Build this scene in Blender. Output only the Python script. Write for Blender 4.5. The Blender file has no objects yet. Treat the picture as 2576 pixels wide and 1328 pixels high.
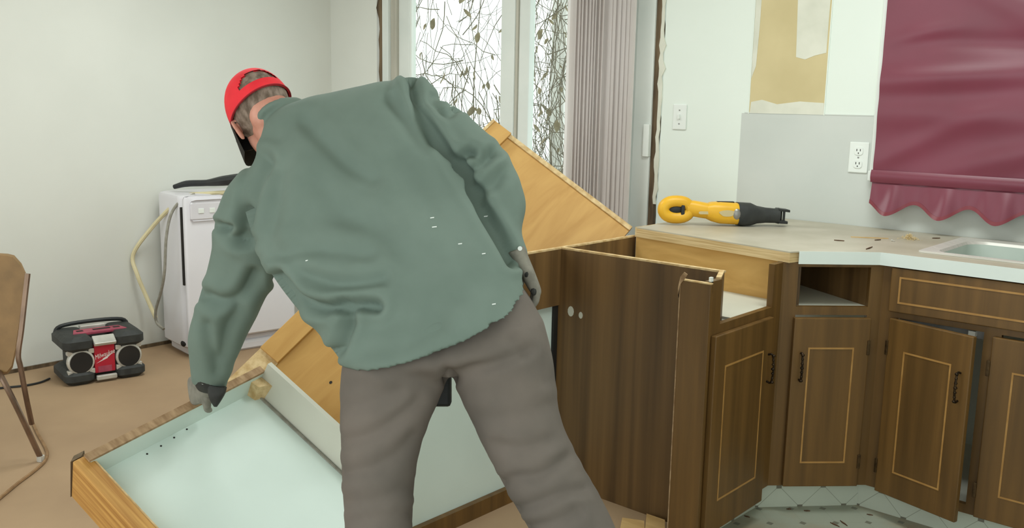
import bpy, bmesh, math, random
import numpy as np
from mathutils import Matrix, Vector
random.seed(4)
SC = bpy.context.scene
COL = SC.collection

# ------------------------------------------------------------------ camera
# room axes: corner of left wall and back wall at the origin, back wall = plane y 0, left wall = plane x 0, room is x>0, y<0
F = 2347.15                                   # focal length in pixels of the 2576 px wide picture
PITCH, ROLL, YAW = [math.radians(a) for a in (9.769, 1.1475, 41.348)]
CAM = np.array([4.83, -3.73, 1.374])
_r = np.array([1, 0, 0.]); _f = np.array([0, math.cos(PITCH), -math.sin(PITCH)]); _u = np.array([0, math.sin(PITCH), math.cos(PITCH)])
_r, _u = math.cos(ROLL)*_r + math.sin(ROLL)*_u, -math.sin(ROLL)*_r + math.cos(ROLL)*_u
_T = np.array([[math.cos(YAW), -math.sin(YAW), 0], [math.sin(YAW), math.cos(YAW), 0], [0, 0, 1.]])
CR, CU, CF = _T@_r, _T@_u, _T@_f
def ray(x, y): return CF + CR*(x-1288)/F - CU*(y-664)/F
def P(x, y, d): return CAM + ray(x, y)*d                      # point at camera depth d
def onz(x, y, z=0.):
    v = ray(x, y); return CAM + v*(z-CAM[2])/v[2]
def ony(x, y, Y=0.):
    v = ray(x, y); return CAM + v*(Y-CAM[1])/v[1]
def onx(x, y, X=0.):
    v = ray(x, y); return CAM + v*(X-CAM[0])/v[0]
def proj(w):
    q = np.atleast_2d(w)-CAM; d = q@CF
    return np.stack([1288+F*(q@CR)/d, 664-F*(q@CU)/d, d], -1)
cd = bpy.data.cameras.new('camera'); cam = bpy.data.objects.new('camera', cd); COL.objects.link(cam)
cd.sensor_width = 36; cd.lens = 36*F/2576; cd.clip_start = .05
cam.matrix_world = Matrix([[CR[i], CU[i], -CF[i], CAM[i]] for i in range(3)] + [[0, 0, 0, 1]])
SC.camera = cam

# ------------------------------------------------------------------ light
w = bpy.data.worlds.new('world'); SC.world = w; w.use_nodes = True
bg = w.node_tree.nodes['Background']; bg.inputs[0].default_value = (.93, 1, .985, 1); bg.inputs[1].default_value = 1.5
def area(name, loc, size, power, col, rot=(0, 0, 0), sy=None):
    d = bpy.data.lights.new(name, 'AREA'); d.energy = power; d.color = col; d.size = size
    d.shape = 'RECTANGLE'; d.size_y = sy or size
    o = bpy.data.objects.new(name, d); COL.objects.link(o); o.location = loc; o.rotation_euler = rot; return o
area('kitchen_ceiling_lamp', (3.7, -1.15, 2.40), 1.2, 18, (.93, 1, .98), sy=.35)
area('dining_fill_light', (1.35, -1.6, 2.38), .9, 18.5, (.95, 1, .98))  # added fill for the left wall and back corner, no known fixture
SC.view_settings.view_transform = 'Standard'; SC.view_settings.look = 'None'
SC.view_settings.gamma = 1; SC.view_settings.use_curve_mapping = False
SC.view_settings.exposure = 0.32

# ------------------------------------------------------------------ materials
def srgb(r, g, b):
    return tuple(((c/255)/12.92 if c/255 <= .04045 else ((c/255+.055)/1.055)**2.4) for c in (r, g, b)) + (1,)
def nodes(m): return m.node_tree.nodes, m.node_tree.links
def base(name, rough, metal=0., spec=.5):
    m = bpy.data.materials.new(name); m.use_nodes = True
    b = m.node_tree.nodes['Principled BSDF']; b.inputs['Roughness'].default_value = rough
    b.inputs['Metallic'].default_value = metal; b.inputs['Specular IOR Level'].default_value = spec
    return m, b
def mat(name, c1, c2=None, scale=(8, 8, 8), rough=.6, detail=4, lo=.35, hi=.65, bump=0., metal=0., spec=.4, dist=0., rot=(0, 0, 0), nscale=1.):
    m, b = base(name, rough, metal, spec); N, L = nodes(m)
    if c2 is None: c2 = tuple(v*.93 for v in c1)
    A, B = srgb(*c1), srgb(*c2)
    tc = N.new('ShaderNodeTexCoord'); mp = N.new('ShaderNodeMapping'); nz = N.new('ShaderNodeTexNoise'); cr = N.new('ShaderNodeValToRGB')
    mp.inputs['Scale'].default_value = scale; mp.inputs['Rotation'].default_value = rot
    nz.inputs['Scale'].default_value = nscale; nz.inputs['Detail'].default_value = detail; nz.inputs['Distortion'].default_value = dist
    L.new(tc.outputs['Object'], mp.inputs[0]); L.new(mp.outputs[0], nz.inputs['Vector']); L.new(nz.outputs['Fac'], cr.inputs[0])
    cr.color_ramp.elements[0].position = lo; cr.color_ramp.elements[1].position = hi
    cr.color_ramp.elements[0].color = A; cr.color_ramp.elements[1].color = B
    L.new(cr.outputs[0], b.inputs['Base Color'])
    if bump:
        bp = N.new('ShaderNodeBump'); bp.inputs['Strength'].default_value = bump; bp.inputs['Distance'].default_value = .004
        L.new(nz.outputs['Fac'], bp.inputs['Height']); L.new(bp.outputs[0], b.inputs['Normal'])
    return m
def vinyl(name, ax, dirty):
    m, b = base(name, .35); N, L = nodes(m)
    tc = N.new('ShaderNodeTexCoord'); sx = N.new('ShaderNodeSeparateXYZ'); L.new(tc.outputs['Object'], sx.inputs[0])
    def mth(op, a, v=None):
        n = N.new('ShaderNodeMath'); n.operation = op
        for i, q in enumerate((a, v)):
            if q is None: continue
            if isinstance(q, (int, float)): n.inputs[i].default_value = q
            else: L.new(q, n.inputs[i])
        return n.outputs[0]
    X, Y = sx.outputs[ax[0]], sx.outputs[ax[1]]
    k = 1/.16
    dd = []
    for op in ('ADD', 'SUBTRACT'):
        s = mth('MULTIPLY', mth(op, X, Y), k); dd.append(mth('ABSOLUTE', mth('SUBTRACT', mth('FRACT', s), .5)))
    line = mth('MAXIMUM', mth('GREATER_THAN', dd[0], .49), mth('GREATER_THAN', dd[1], .49))
    sq = mth('MULTIPLY', mth('GREATER_THAN', mth('ADD', dd[0], dd[1]), .88), 1.)
    nz = N.new('ShaderNodeTexNoise'); nz.inputs['Scale'].default_value = 3.2; nz.inputs['Detail'].default_value = 5; L.new(tc.outputs['Object'], nz.inputs['Vector'])
    cr = N.new('ShaderNodeValToRGB'); L.new(nz.outputs['Fac'], cr.inputs[0])
    cr.color_ramp.elements[0].position = .42; cr.color_ramp.elements[1].position = .62
    cr.color_ramp.elements[0].color = srgb(158, 162, 146) if dirty else srgb(190, 196, 180)
    cr.color_ramp.elements[1].color = srgb(150, 128, 98) if dirty else srgb(184, 190, 174)
    def mix(f, c, col):
        n = N.new('ShaderNodeMix'); n.data_type = 'RGBA'; L.new(f, n.inputs['Factor']); L.new(c, n.inputs['A']); n.inputs['B'].default_value = col
        return n.outputs['Result']
    c = mix(line, cr.outputs[0], srgb(150, 154, 138)); c = mix(sq, c, srgb(112, 110, 96))
    L.new(c, b.inputs['Base Color']); return m
def glass(name):
    m = bpy.data.materials.new(name); m.use_nodes = True; N, L = nodes(m)
    for n in list(N): N.remove(n)
    o = N.new('ShaderNodeOutputMaterial'); t = N.new('ShaderNodeBsdfTransparent'); g = N.new('ShaderNodeBsdfGlossy'); x = N.new('ShaderNodeMixShader')
    t.inputs[0].default_value = (.97, 1, .985, 1); g.inputs['Roughness'].default_value = .02; x.inputs[0].default_value = .05
    L.new(t.outputs[0], x.inputs[1]); L.new(g.outputs[0], x.inputs[2]); L.new(x.outputs[0], o.inputs[0]); return m
def translucent(m, f):
    N, L = nodes(m); b = N['Principled BSDF']; o = N['Material Output']; t = N.new('ShaderNodeBsdfTranslucent'); x = N.new('ShaderNodeMixShader')
    L.new(b.inputs['Base Color'].links[0].from_socket, t.inputs[0]); x.inputs[0].default_value = f
    L.new(b.outputs[0], x.inputs[1]); L.new(t.outputs[0], x.inputs[2]); L.new(x.outputs[0], o.inputs[0]); return m
MT = dict(
    wall=mat('wall_paint', (221, 222, 214), (215, 216, 208), (1.5,)*3, .85),
    wallk=mat('kitchen_wall_paint', (230, 237, 228), (226, 233, 224), (1.5,)*3, .8),
    splash=mat('grey_backsplash_paint', (205, 208, 202), (199, 203, 197), (3,)*3, .6),
    ceil=mat('ceiling_paint', (232, 232, 226), None, (2,)*3, .9),
    subfloor=mat('tan_subfloor', (174, 146, 114), (158, 131, 102), (2.2,)*3, .75, 8, .3, .7, bump=.05),
    vinyl=vinyl('vinyl_floor_sheet', (0, 1), True), toe=vinyl('vinyl_cove', (0, 2), False),
    tan=mat('bare_tan_drywall', (210, 194, 150), (200, 184, 140), (5,)*3, .85),
    plaster=mat('pale_plaster', (222, 221, 206), (210, 210, 194), (9,)*3, .85),
    white=mat('white_frame', (222, 226, 220), (212, 218, 212), (4,)*3, .4),
    jamb=mat('grey_jamb', (190, 186, 172), (172, 168, 155), (20, 20, 2), .5),
    rough=mat('rough_brown_wood', (118, 100, 76), (72, 58, 42), (30, 30, 4), .85, bump=.3),
    splitw=mat('split_brown_edge', (184, 154, 118), (138, 108, 76), (40, 12, 40), .85, bump=.3),
    glass=glass('window_glass'),
    blind=translucent(mat('grey_blind', (242, 238, 236), (236, 231, 228), (3, 3, 1), .5), .55),
    brown=mat('dark_walnut', (114, 83, 42), (86, 62, 30), (26, 26, 1.3), .42, 6, .3, .7, dist=.4),
    brownp=mat('walnut_end_panel', (122, 92, 54), (76, 55, 30), (19, 19, .5), .5, 8, .3, .72, dist=.3),
    inlay=mat('light_inlay', (176, 134, 76), (160, 118, 62), (20,)*3, .45),
    ply=mat('plywood', (204, 160, 92), (184, 138, 72), (3, 14, 14), .6, 6, .3, .7, dist=1.2),
    ply_bright=mat('plywood_brightened', (228, 184, 112), (206, 160, 90), (3, 14, 14), .6, 6, .3, .7, dist=1.2),  # plywood copy with colour lightened to offset the shade inside the cabinet
    plyend=mat('plywood_edge', (222, 196, 148), (192, 160, 108), (6, 6, 240), .7, 3, .35, .65),
    plyedge=mat('plywood_light_edge', (222, 196, 148), (190, 156, 104), (40,)*3, .7),
    grainy=mat('grainy_wood', (214, 166, 92), (164, 112, 52), (70, 2.5, 70), .6, 5, .3, .7, dist=.5),
    lam=mat('white_laminate', (214, 228, 219), (208, 222, 213), (3,)*3, .4),
    lam2=mat('offwhite_laminate', (208, 207, 192), (200, 199, 184), (3,)*3, .45),
    counter=mat('beige_laminate', (192, 184, 166), (178, 170, 150), (7,)*3, .4, 6),
    cedge=mat('white_counter_edge', (226, 234, 228), (222, 230, 224), (4,)*3, .35),
    steel=mat('brushed_steel', (222, 218, 210), (206, 202, 194), (6, 60, 6), .38, metal=.15),
    enamel=mat('sink_enamel', (196, 206, 196), (178, 190, 182), (4,)*3, .3),
    brass=mat('antique_pull', (66, 52, 36), (40, 32, 24), (60,)*3, .35, metal=.8),
    hinge=mat('bronze_hinge', (92, 72, 46), (70, 54, 34), (60,)*3, .4, metal=.7),
    shade=mat('burgundy_vinyl', (121, 50, 68), (112, 45, 61), (3,)*3, .34, spec=.6),
    hem=mat('burgundy_hem', (126, 40, 52), (116, 34, 46), (6,)*3, .34, spec=.6),
    plate=mat('white_plastic', (232, 236, 230), (228, 232, 226), (5,)*3, .35),
    dark=mat('dark_slot', (40, 36, 32), (28, 26, 24), (5,)*3, .7),
    black=mat('black_plastic', (44, 46, 46), (34, 36, 36), (20,)*3, .5),
    rubber=mat('charcoal_rubber', (58, 60, 58), (46, 48, 47), (30,)*3, .6),
    yellow=mat('yellow_plastic', (238, 184, 48), (226, 170, 40), (10,)*3, .4),
    grey=mat('grey_metal', (150, 148, 144), (130, 128, 124), (20,)*3, .35, metal=.5),
    silver=mat('silver_plastic', (208, 206, 198), (186, 184, 176), (14,)*3, .35, metal=.3),
    red=mat('red_plastic', (192, 40, 60), (178, 34, 54), (10,)*3, .4),
    pinkr=mat('faded_red_plastic', (176, 78, 96), (150, 62, 82), (14,)*3, .5),
    wtext=mat('white_print', (240, 232, 230), None, (5,)*3, .5),
    appl=mat('white_enamel', (222, 219, 222), (216, 213, 217), (3,)*3, .35),
    tubey=mat('yellowed_tube', (220, 208, 168), (208, 196, 156), (10,)*3, .4),
    tubeg=mat('grey_hose', (150, 146, 134), (128, 124, 112), (40,)*3, .5),
    cord=mat('tan_cord', (156, 122, 84), (132, 100, 66), (40,)*3, .6),
    chair=mat('brown_vinyl', (146, 112, 66), (128, 98, 56), (12,)*3, .45, bump=.1),
    tube=mat('bronze_tube', (140, 116, 98), (112, 92, 78), (10,)*3, .3, metal=.75),
    skin=mat('skin', (218, 160, 140), (200, 138, 118), (22,)*3, .55),
    hair=mat('grey_brown_hair', (150, 132, 118), (96, 80, 66), (60, 60, 30), .7, bump=.6),
    shirt=mat('green_canvas', (116, 132, 122), (108, 124, 114), (7,)*3, .9, 6, bump=.08),
    trous=mat('grey_brown_twill', (115, 106, 98), (103, 96, 89), (7,)*3, .92, 6, bump=.08),
    glove=mat('grey_glove', (142, 138, 126), (118, 114, 104), (30,)*3, .85, bump=.2),
    gpalm=mat('black_glove_palm', (52, 52, 48), (40, 40, 38), (30,)*3, .7),
    cap=mat('red_cap_cotton', (244, 52, 62), (232, 44, 56), (20,)*3, .8),
    brim=mat('black_cotton', (40, 38, 32), (32, 30, 26), (20,)*3, .85),
    boot=mat('brown_leather', (96, 70, 46), (74, 54, 36), (20,)*3, .6),
    vine=mat('dry_vine', (128, 118, 100), (100, 90, 74), (20,)*3, .9),
    leaf=mat('dry_leaf', (168, 154, 124), (134, 120, 92), (30,)*3, .9),
    post=mat('weathered_post', (238, 236, 232), (222, 218, 214), (14, 14, 2), .8),
    ground=mat('snowy_ground', (236, 238, 240), (220, 222, 224), (1,)*3, .9),
    scrap=mat('pale_wood', (214, 178, 120), (196, 158, 102), (8, 40, 40), .7),
    splint=mat('dark_splinter', (96, 68, 44), (74, 52, 34), (40,)*3, .8),
    dust=mat('sawdust', (228, 206, 156), (208, 182, 128), (120,)*3, .95),
)

# ------------------------------------------------------------------ mesh helpers
def obox(o, ax, ay, az):
    o, ax, ay, az = [np.array(q, float) for q in (o, ax, ay, az)]
    v = [o, o+ax, o+ax+ay, o+ay, o+az, o+ax+az, o+ax+ay+az, o+ay+az]
    f = [(0, 3, 2, 1), (4, 5, 6, 7), (0, 1, 5, 4), (1, 2, 6, 5), (2, 3, 7, 6), (3, 0, 4, 7)]
    if np.dot(np.cross(ax, ay), az) < 0: f = [q[::-1] for q in f]
    return v, f
def bx(x0, x1, y0, y1, z0, z1): return obox((x0, y0, z0), (x1-x0, 0, 0), (0, y1-y0, 0), (0, 0, z1-z0))
def prism(poly, ext):
    n = len(poly); poly = [np.array(p, float) for p in poly]; ext = np.array(ext, float)
    v = poly + [p+ext for p in poly]
    f = [tuple(range(n))[::-1], tuple(range(n, 2*n))] + [(i, (i+1) % n, n+(i+1) % n, n+i) for i in range(n)]
    nrm = sum((np.cross(poly[i]-poly[0], poly[i+1]-poly[0]) for i in range(1, n-1)), np.zeros(3))
    if nrm@ext < 0: f = [q[::-1] for q in f]
    return v, f
def loft(rings, cap=True, closed=False):
    n = len(rings[0]); v = [np.array(p, float) for r in rings for p in r]; f = []
    m = len(rings)
    for i in range(m if closed else m-1):
        a, b = i*n, ((i+1) % m)*n
        for j in range(n): f.append((a+j, a+(j+1) % n, b+(j+1) % n, b+j))
    if cap and not closed: f.append(tuple(range(n))[::-1]); f.append(tuple(range((m-1)*n, m*n)))
    return v, f
def smoothpath(pts, k=6):
    pts = [np.array(p, float) for p in pts]
    if len(pts) < 3 or k < 2: return pts
    q = [2*pts[0]-pts[1]] + pts + [2*pts[-1]-pts[-2]]; out = []
    for i in range(1, len(q)-2):
        for j in range(k):
            t = j/k; a, b, c, d = q[i-1:i+3]
            out.append(.5*(2*b+(c-a)*t+(2*a-5*b+4*c-d)*t*t+(3*b-a-3*c+d)*t**3))
    return out + [pts[-1]]
def tube(pts, r, n=8, k=6, closed=False):
    p = smoothpath(pts, k) if not closed else [np.array(q, float) for q in pts]
    rr = r if hasattr(r, '__len__') else None
    rings = []; up = np.array([0.31, .17, .93])
    for i, q in enumerate(p):
        a = p[(i+1) % len(p)] if (closed or i < len(p)-1) else q; b = p[i-1] if (closed or i > 0) else q
        t = a-b; t = t/(np.linalg.norm(t)+1e-12)
        s = np.cross(t, up); s /= np.linalg.norm(s)+1e-12; u2 = np.cross(s, t); up = u2
        R = np.interp(i/(len(p)-1), np.linspace(0, 1, len(rr)), rr) if rr is not None else r
        rings.append([q + R*(math.cos(2*math.pi*j/n)*s + math.sin(2*math.pi*j/n)*u2) for j in range(n)])
    v, f = loft(rings, True, closed); return v, [q[::-1] for q in f]
def ring(c, a, b, n=20, e=2.):
    c, a, b = [np.array(q, float) for q in (c, a, b)]; out = []
    for j in range(n):
        t = 2*math.pi*j/n; x, y = math.cos(t), math.sin(t)
        out.append(c + a*math.copysign(abs(x)**(2/e), x) + b*math.copysign(abs(y)**(2/e), y))
    return out
def ell(c, ax, ay, az, n=16, m=10):
    c, ax, ay, az = [np.array(q, float) for q in (c, ax, ay, az)]; rings = []
    for i in range(m+1):
        ph = -math.pi/2 + math.pi*(i*.998+.01*m*.1)/m; ph = max(-1.565, min(1.565, ph))
        rings.append([c + (ax*math.cos(2*math.pi*j/n) + ay*math.sin(2*math.pi*j/n))*math.cos(ph) + az*math.sin(ph) for j in range(n)])
    return loft(rings)
def joinm(*ms):
    V, Fc = [], []
    for v, f in ms:
        k = len(V); V += list(v); Fc += [tuple(i+k for i in q) for q in f]
    return V, Fc
def tolocal(M, v):
    Mi = np.linalg.inv(np.array(M)); a = np.array(v, float); return a@Mi[:3, :3].T + Mi[:3, 3]
def mk(name, geo, m, bevel=0., smooth=False, seg=2):
    v, f = geo; me = bpy.data.meshes.new(name); me.from_pydata([tuple(map(float, p)) for p in v], [], f); me.update()
    if m is not None: me.materials.append(m)
    if smooth:
        me.polygons.foreach_set('use_smooth', [True]*len(me.polygons))
        try: me.set_sharp_from_angle(angle=math.radians(40))
        except Exception: pass
    o = bpy.data.objects.new(name, me); COL.objects.link(o)
    if bevel:
        b = o.modifiers.new('bevel', 'BEVEL'); b.width = bevel; b.segments = seg; b.limit_method = 'ANGLE'; b.angle_limit = math.radians(40)
    return o
def tag(o, label=None, cat=None, group=None, kind=None):
    for k, q in (('label', label), ('category', cat), ('group', group), ('kind', kind)):
        if q: o[k] = q
    return o
class Thing:
    """an Empty at the base of a thing; parts are given in world coordinates (or local with local=True)"""
    def __init__(s, name, label, cat, loc=(0, 0, 0), M=None, group=None, kind=None):
        s.o = bpy.data.objects.new(name, None); COL.objects.link(s.o); s.o.empty_display_size = .1
        s.M = Matrix.Translation(Vector([float(q) for q in loc])) if M is None else M
        s.o.matrix_world = s.M; tag(s.o, label, cat, group, kind)
    def part(s, name, geo, m, parent=None, local=False, **k):
        v, f = geo
        if not local: v = tolocal(s.M, v)
        o = mk(name, (v, f), m, **k); o.parent = parent or s.o; return o
def solo(name, geo, m, label=None, cat=None, group=None, kind=None, loc=None, **k):
    v, f = geo; v = np.array(v, float)
    if loc is None: loc = np.array([(v[:, 0].min()+v[:, 0].max())/2, (v[:, 1].min()+v[:, 1].max())/2, v[:, 2].min()])
    o = mk(name, (v-np.array(loc), f), m, **k); o.location = [float(q) for q in loc]; return tag(o, label, cat, group, kind)
def sub(name, geo, m, parent, **k):
    """child of a solo mesh, geometry in world coordinates"""
    v, f = geo; o = mk(name, (np.array(v, float)-np.array(parent.location), f), m, **k); o.parent = parent; return o
def frameM(o, ax, ay, az):
    return Matrix([[float(ax[i]), float(ay[i]), float(az[i]), float(o[i])] for i in range(3)] + [[0, 0, 0, 1]])
def unit(v): v = np.array(v, float); return v/np.linalg.norm(v)

# ------------------------------------------------------------------ room shell
solo('floor', bx(-.12, 6.4, -6.2, .15, -.12, 0), MT['subfloor'], kind='structure')
solo('ceiling', bx(-.12, 6.4, -4.6, .12, 2.44, 2.54), MT['ceil'], kind='structure')
solo('wall_left', bx(-.12, 0, -4.6, .12, 0, 2.44), MT['wall'], kind='structure')
DX0, DX1, DZ = .44, 2.45, 2.10
wl = solo('wall_back', joinm(bx(0, DX0, 0, .12, 0, 2.44), bx(DX0, DX1, 0, .12, DZ, 2.44)), MT['wall'], kind='structure')
WX0, WX1, WZ0, WZ1 = 3.50, 4.42, 1.14, 2.08
wk = solo('wall_kitchen', joinm(bx(DX1, WX0, 0, .12, 0, 2.44), bx(WX1, 6.4, 0, .12, 0, 2.44), bx(WX0, WX1, 0, .12, 0, WZ0), bx(WX0, WX1, 0, .12, WZ1, 2.44)), MT['wallk'], kind='structure')
solo('wall_right_light_block', bx(5.5, 5.62, -2.2, 0, 0, 2.44), MT['wallk'], kind='structure')  # unseen wall, added and sized to cut light coming from the right
solo('wall_gap_strip_left', bx(0, .012, -4.6, 0, 0, .018), MT['rough'], kind='structure')  # no baseboard here: brown strip drawn for the dark gap under the wall
# vinyl sheet of the kitchen
solo('floor_vinyl', bx(3.42, 6.4, -6.2, 0, 0, .003), MT['vinyl'], kind='structure')
# painted / bare patches on the kitchen wall
def wallpoly(pts, t, y=0.): return prism([ony(x, yy, y) for x, yy in pts], (0, -t, 0))
sub('backsplash_panel', joinm(bx(2.858, 6.4, -.0015, 0, .86, 1.352)), MT['splash'], wk)
sub('drywall_patch', bx(2.893, 3.226, -.002, 0, 1.356, 2.44), MT['tan'], wk)
sub('plaster_smear', prism([(x, -.002, z) for x, z in ((3.09, 1.585), (3.13, 1.575), (3.17, 1.59), (3.218, 1.60), (3.222, 2.44), (3.07, 2.44), (3.078, 1.9))], (0, -.0012, 0)), MT['plaster'], wk)
sub('plaster_smear', prism([(x, -.002, z) for x, z in ((2.893, 1.353), (3.226, 1.353), (3.224, 1.40), (3.12, 1.405), (3.02, 1.392), (2.95, 1.41), (2.90, 1.40), (2.897, 1.36))], (0, -.0012, 0)), MT['plaster'], wk)
sub('plaster_smear', prism([(x, -.002, z) for x, z in ((2.894, 1.5), (2.912, 1.55), (2.918, 1.7), (2.925, 2.44), (2.894, 2.44))], (0, -.0012, 0)), MT['plaster'], wk)
for x in (2.889, 3.226):
    sub('caulk_line', bx(x, x+.004, -.004, 0, 1.35, 2.44), MT['wallk'], wk)
sub('torn_edge', bx(2.872, 3.43, -.003, 0, 1.352, 1.356), MT['splash'], wk)
# rough opening strips of the sliding door
def jag(x0, x1, z0, z1, seed, y0=-.012, y1=.0, jl=.5, jr=1.):
    rn = random.Random(seed); n = 34; L, R = [], []
    for i in range(n+1):
        z = z0+(z1-z0)*i/n
        L.append((x0+jl*rn.uniform(-.006, .006)+(.0 if rn.random() > .12 else -jl*.02), y1, z)); R.append((x1+jr*rn.uniform(-.006, .006)+(jr*.014 if rn.random() < .1 else 0), y1, z))
    return prism(L+R[::-1], (0, y0-y1, 0))
t = Thing('trim_1', None, None, (.47, 0, 0), kind='structure')
t.part('rough_strip', jag(.466, .50, 0, 2.1, 1, -.004, .02, 1., .2), MT['rough'])
t = Thing('trim_2', None, None, (2.42, 0, 0), kind='structure')
t.part('rough_strip', jag(2.402, 2.432, 0, 2.1, 2, -.004, .02, .2, .6), MT['rough'])
t.part('torn_plaster', jag(2.43, 2.446, .92, 2.1, 3, -.006, .0, .3, .9), MT['plaster'])
t.part('latch_keeper', bx(2.372, 2.404, -.03, -.004, 1.14, 1.29), MT['plate'], bevel=.003)

# sliding glass door
t = Thing('window_1', None, None, (1.45, 0, 0), kind='structure')
t.part('jamb_trim', bx(.50, .552, -.012, .05, 0, 2.1), MT['white'], bevel=.004)
t.part('jamb_trim', bx(.552, .60, .01, .06, 0, 2.1), MT['jamb'], bevel=.004)
t.part('stile', bx(.60, .692, .03, .075, .05, 2.06), MT['white'], bevel=.004)
t.part('glazing_bead', bx(.692, .706, .035, .07, .1, 2.0), MT['plate'])
t.part('stile', bx(1.42, 1.515, .02, .06, .05, 2.06), MT['white'], bevel=.004)
t.part('glazing_bead', bx(1.515, 1.530, .03, .07, .1, 2.0), MT['jamb'])
t.part('stile', bx(1.530, 1.602, .04, .085, .05, 2.06), MT['white'], bevel=.004)
t.part('stile', bx(2.24, 2.31, .06, .1, .05, 2.06), MT['white'], bevel=.004)
t.part('jamb', bx(2.306, 2.402, -.015, .1, 0, 2.1), MT['white'], bevel=.004)
t.part('head', bx(.50, 2.402, .0, .1, 2.06, 2.1), MT['white'])
t.part('sill', bx(.50, 2.402, .0, .1, 0, .05), MT['grey'])
t.part('rail', bx(.69, 1.43, .03, .075, .05, .13), MT['white']); t.part('rail', bx(1.6, 2.25, .05, .09, .05, .13), MT['white'])
t.part('pane', bx(.70, 1.43, .05, .055, .12, 2.06), MT['glass']); t.part('pane', bx(1.60, 2.25, .066, .071, .12, 2.06), MT['glass'])

# vertical blind, drawn aside
t = Thing('vertical_blind', 'stack of grey vertical blind slats drawn to the right of the sliding door', 'blind', (2.12, -.07, .02))
hr = t.part('head_rail', bx(.52, 2.38, -.10, -.05, 2.14, 2.19), MT['white'])
xs = [1.968+.021*i for i in range(9)] + [2.165, 2.19, 2.215, 2.24, 2.262, 2.286, 2.31]
for i, x in enumerate(xs):
    a = math.radians(random.uniform(20, 34) if i < 9 else random.uniform(2, 24)); hw = .044
    d = np.array([math.cos(a), -math.sin(a), 0]); nn = np.array([math.sin(a), math.cos(a), 0])
    rg = []
    for z in (.03, 2.14):
        top = [np.array([x, -.075, z]) + d*s*hw + nn*(.005*(1-s*s)) for s in (-1, -.5, 0, .5, 1)]
        rg.append(top + [q - nn*.0012 for q in top[::-1]])
    t.part('slat', loft(rg), MT['blind'])

# window over the sink, behind the shade
t = Thing('window_2', None, None, (3.96, 0, WZ0), kind='structure')
for g in (bx(3.436, 3.50, -.014, 0, 1.10, 2.15), bx(4.42, 4.485, -.014, 0, 1.10, 2.15), bx(3.436, 4.485, -.02, 0, 2.08, 2.15), bx(3.436, 4.485, -.03, 0, 1.10, 1.14)):
    t.part('casing', g, MT['plate'], bevel=.003)
for g in (bx(3.5, 3.54, .03, .07, 1.14, 2.08), bx(4.38, 4.42, .03, .07, 1.14, 2.08), bx(3.54, 4.38, .03, .07, 1.14, 1.18), bx(3.54, 4.38, .03, .07, 2.04, 2.08), bx(3.94, 3.98, .03, .07, 1.18, 2.04)):
    t.part('sash', g, MT['white'])
t.part('pane', bx(3.54, 3.94, .045, .05, 1.18, 2.04), MT['glass']); t.part('pane', bx(3.98, 4.38, .045, .05, 1.18, 2.04), MT['glass'])

# burgundy shade with scalloped valance
t = Thing('window_shade', 'glossy burgundy vinyl window shade with a scalloped lower edge', 'window shade', (4.0, -.05, .98))
def sheet(x0, x1, zf0, zf1, yf, nx, nz, th=.002):
    top = [[np.array([x0+(x1-x0)*i/nx, 0, 0]) for i in range(nx+1)] for j in range(nz+1)]; V = []; Fc = []
    for j in range(nz+1):
        for i in range(nx+1):
            x = x0+(x1-x0)*i/nx; z = zf0(x)+(zf1(x)-zf0(x))*j/nz; V.append((x, yf(x, z), z))
    n = len(V); V += [(x, y+th, z) for x, y, z in V]; W = nx+1
    for j in range(nz):
        for i in range(nx):
            a = j*W+i; Fc.append((a, a+1, a+W+1, a+W)); Fc.append((n+a, n+a+W, n+a+W+1, n+a+1))
    bnd = [i for i in range(W)] + [j*W+nx for j in range(1, nz+1)] + [nz*W+i for i in range(nx-1, -1, -1)] + [j*W for j in range(nz-1, 0, -1)]
    for i in range(len(bnd)):
        a, b = bnd[i], bnd[(i+1) % len(bnd)]; Fc.append((b, a, n+a, n+b))
    return V, Fc
def sag(x, z):
    y = -.045
    for x0, z0, ax_, az_, amp, sl in ((3.75, 1.50, .5, .045, -.022, .05), (3.8, 1.36, .6, .055, -.016, .0), (3.62, 1.25, .25, .04, -.012, .5), (3.95, 1.22, .35, .05, -.02, .32),
                                     (3.85, 1.62, .3, .035, .012, -.05), (3.6, 1.66, .14, .03, -.01, .2), (3.9, 1.75, .3, .06, -.016, -.5), (3.7, 1.95, .3, .08, -.01, -.3), (4.3, 1.4, .3, .1, -.014, .2)):
        u, v = (x-x0)/ax_, (z-z0-sl*(x-x0))/az_
        y += .6*amp*math.exp(-u*u-v*v)
    return y
SX0, SX1 = 3.462, 4.47
t.part('fabric', sheet(SX0, SX1, lambda x: 1.135, lambda x: 2.17, sag, 60, 90), MT['shade'], smooth=True)
t.part('hem_band', sheet(SX0-.004, SX1, lambda x: 1.098, lambda x: 1.146, lambda x, z: -.053-.007*math.sin((z-1.098)/.048*math.pi), 40, 6, .004), MT['shade'], smooth=True)
def scal(x): return 1.022 - .024*(1-math.cos(2*math.pi*(x-3.635)/.195))
def vy(x, z):
    k = (1.10-z)/.12
    return -.045-.03*k + .012*k*math.cos(2*math.pi*(x-3.635)/.195) + .004*math.sin(95*x)*k*(1-k)*2 + .003*math.sin(61*x+2)*k
t.part('valance', sheet(SX0, SX1, lambda x: scal(x)+.012, lambda x: 1.102, vy, 150, 14), MT['shade'], smooth=True)
t.part('scalloped_hem', sheet(SX0, SX1, scal, lambda x: scal(x)+.014, lambda x, z: vy(x, z)-.002, 150, 3, .005), MT['hem'], smooth=True)

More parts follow.
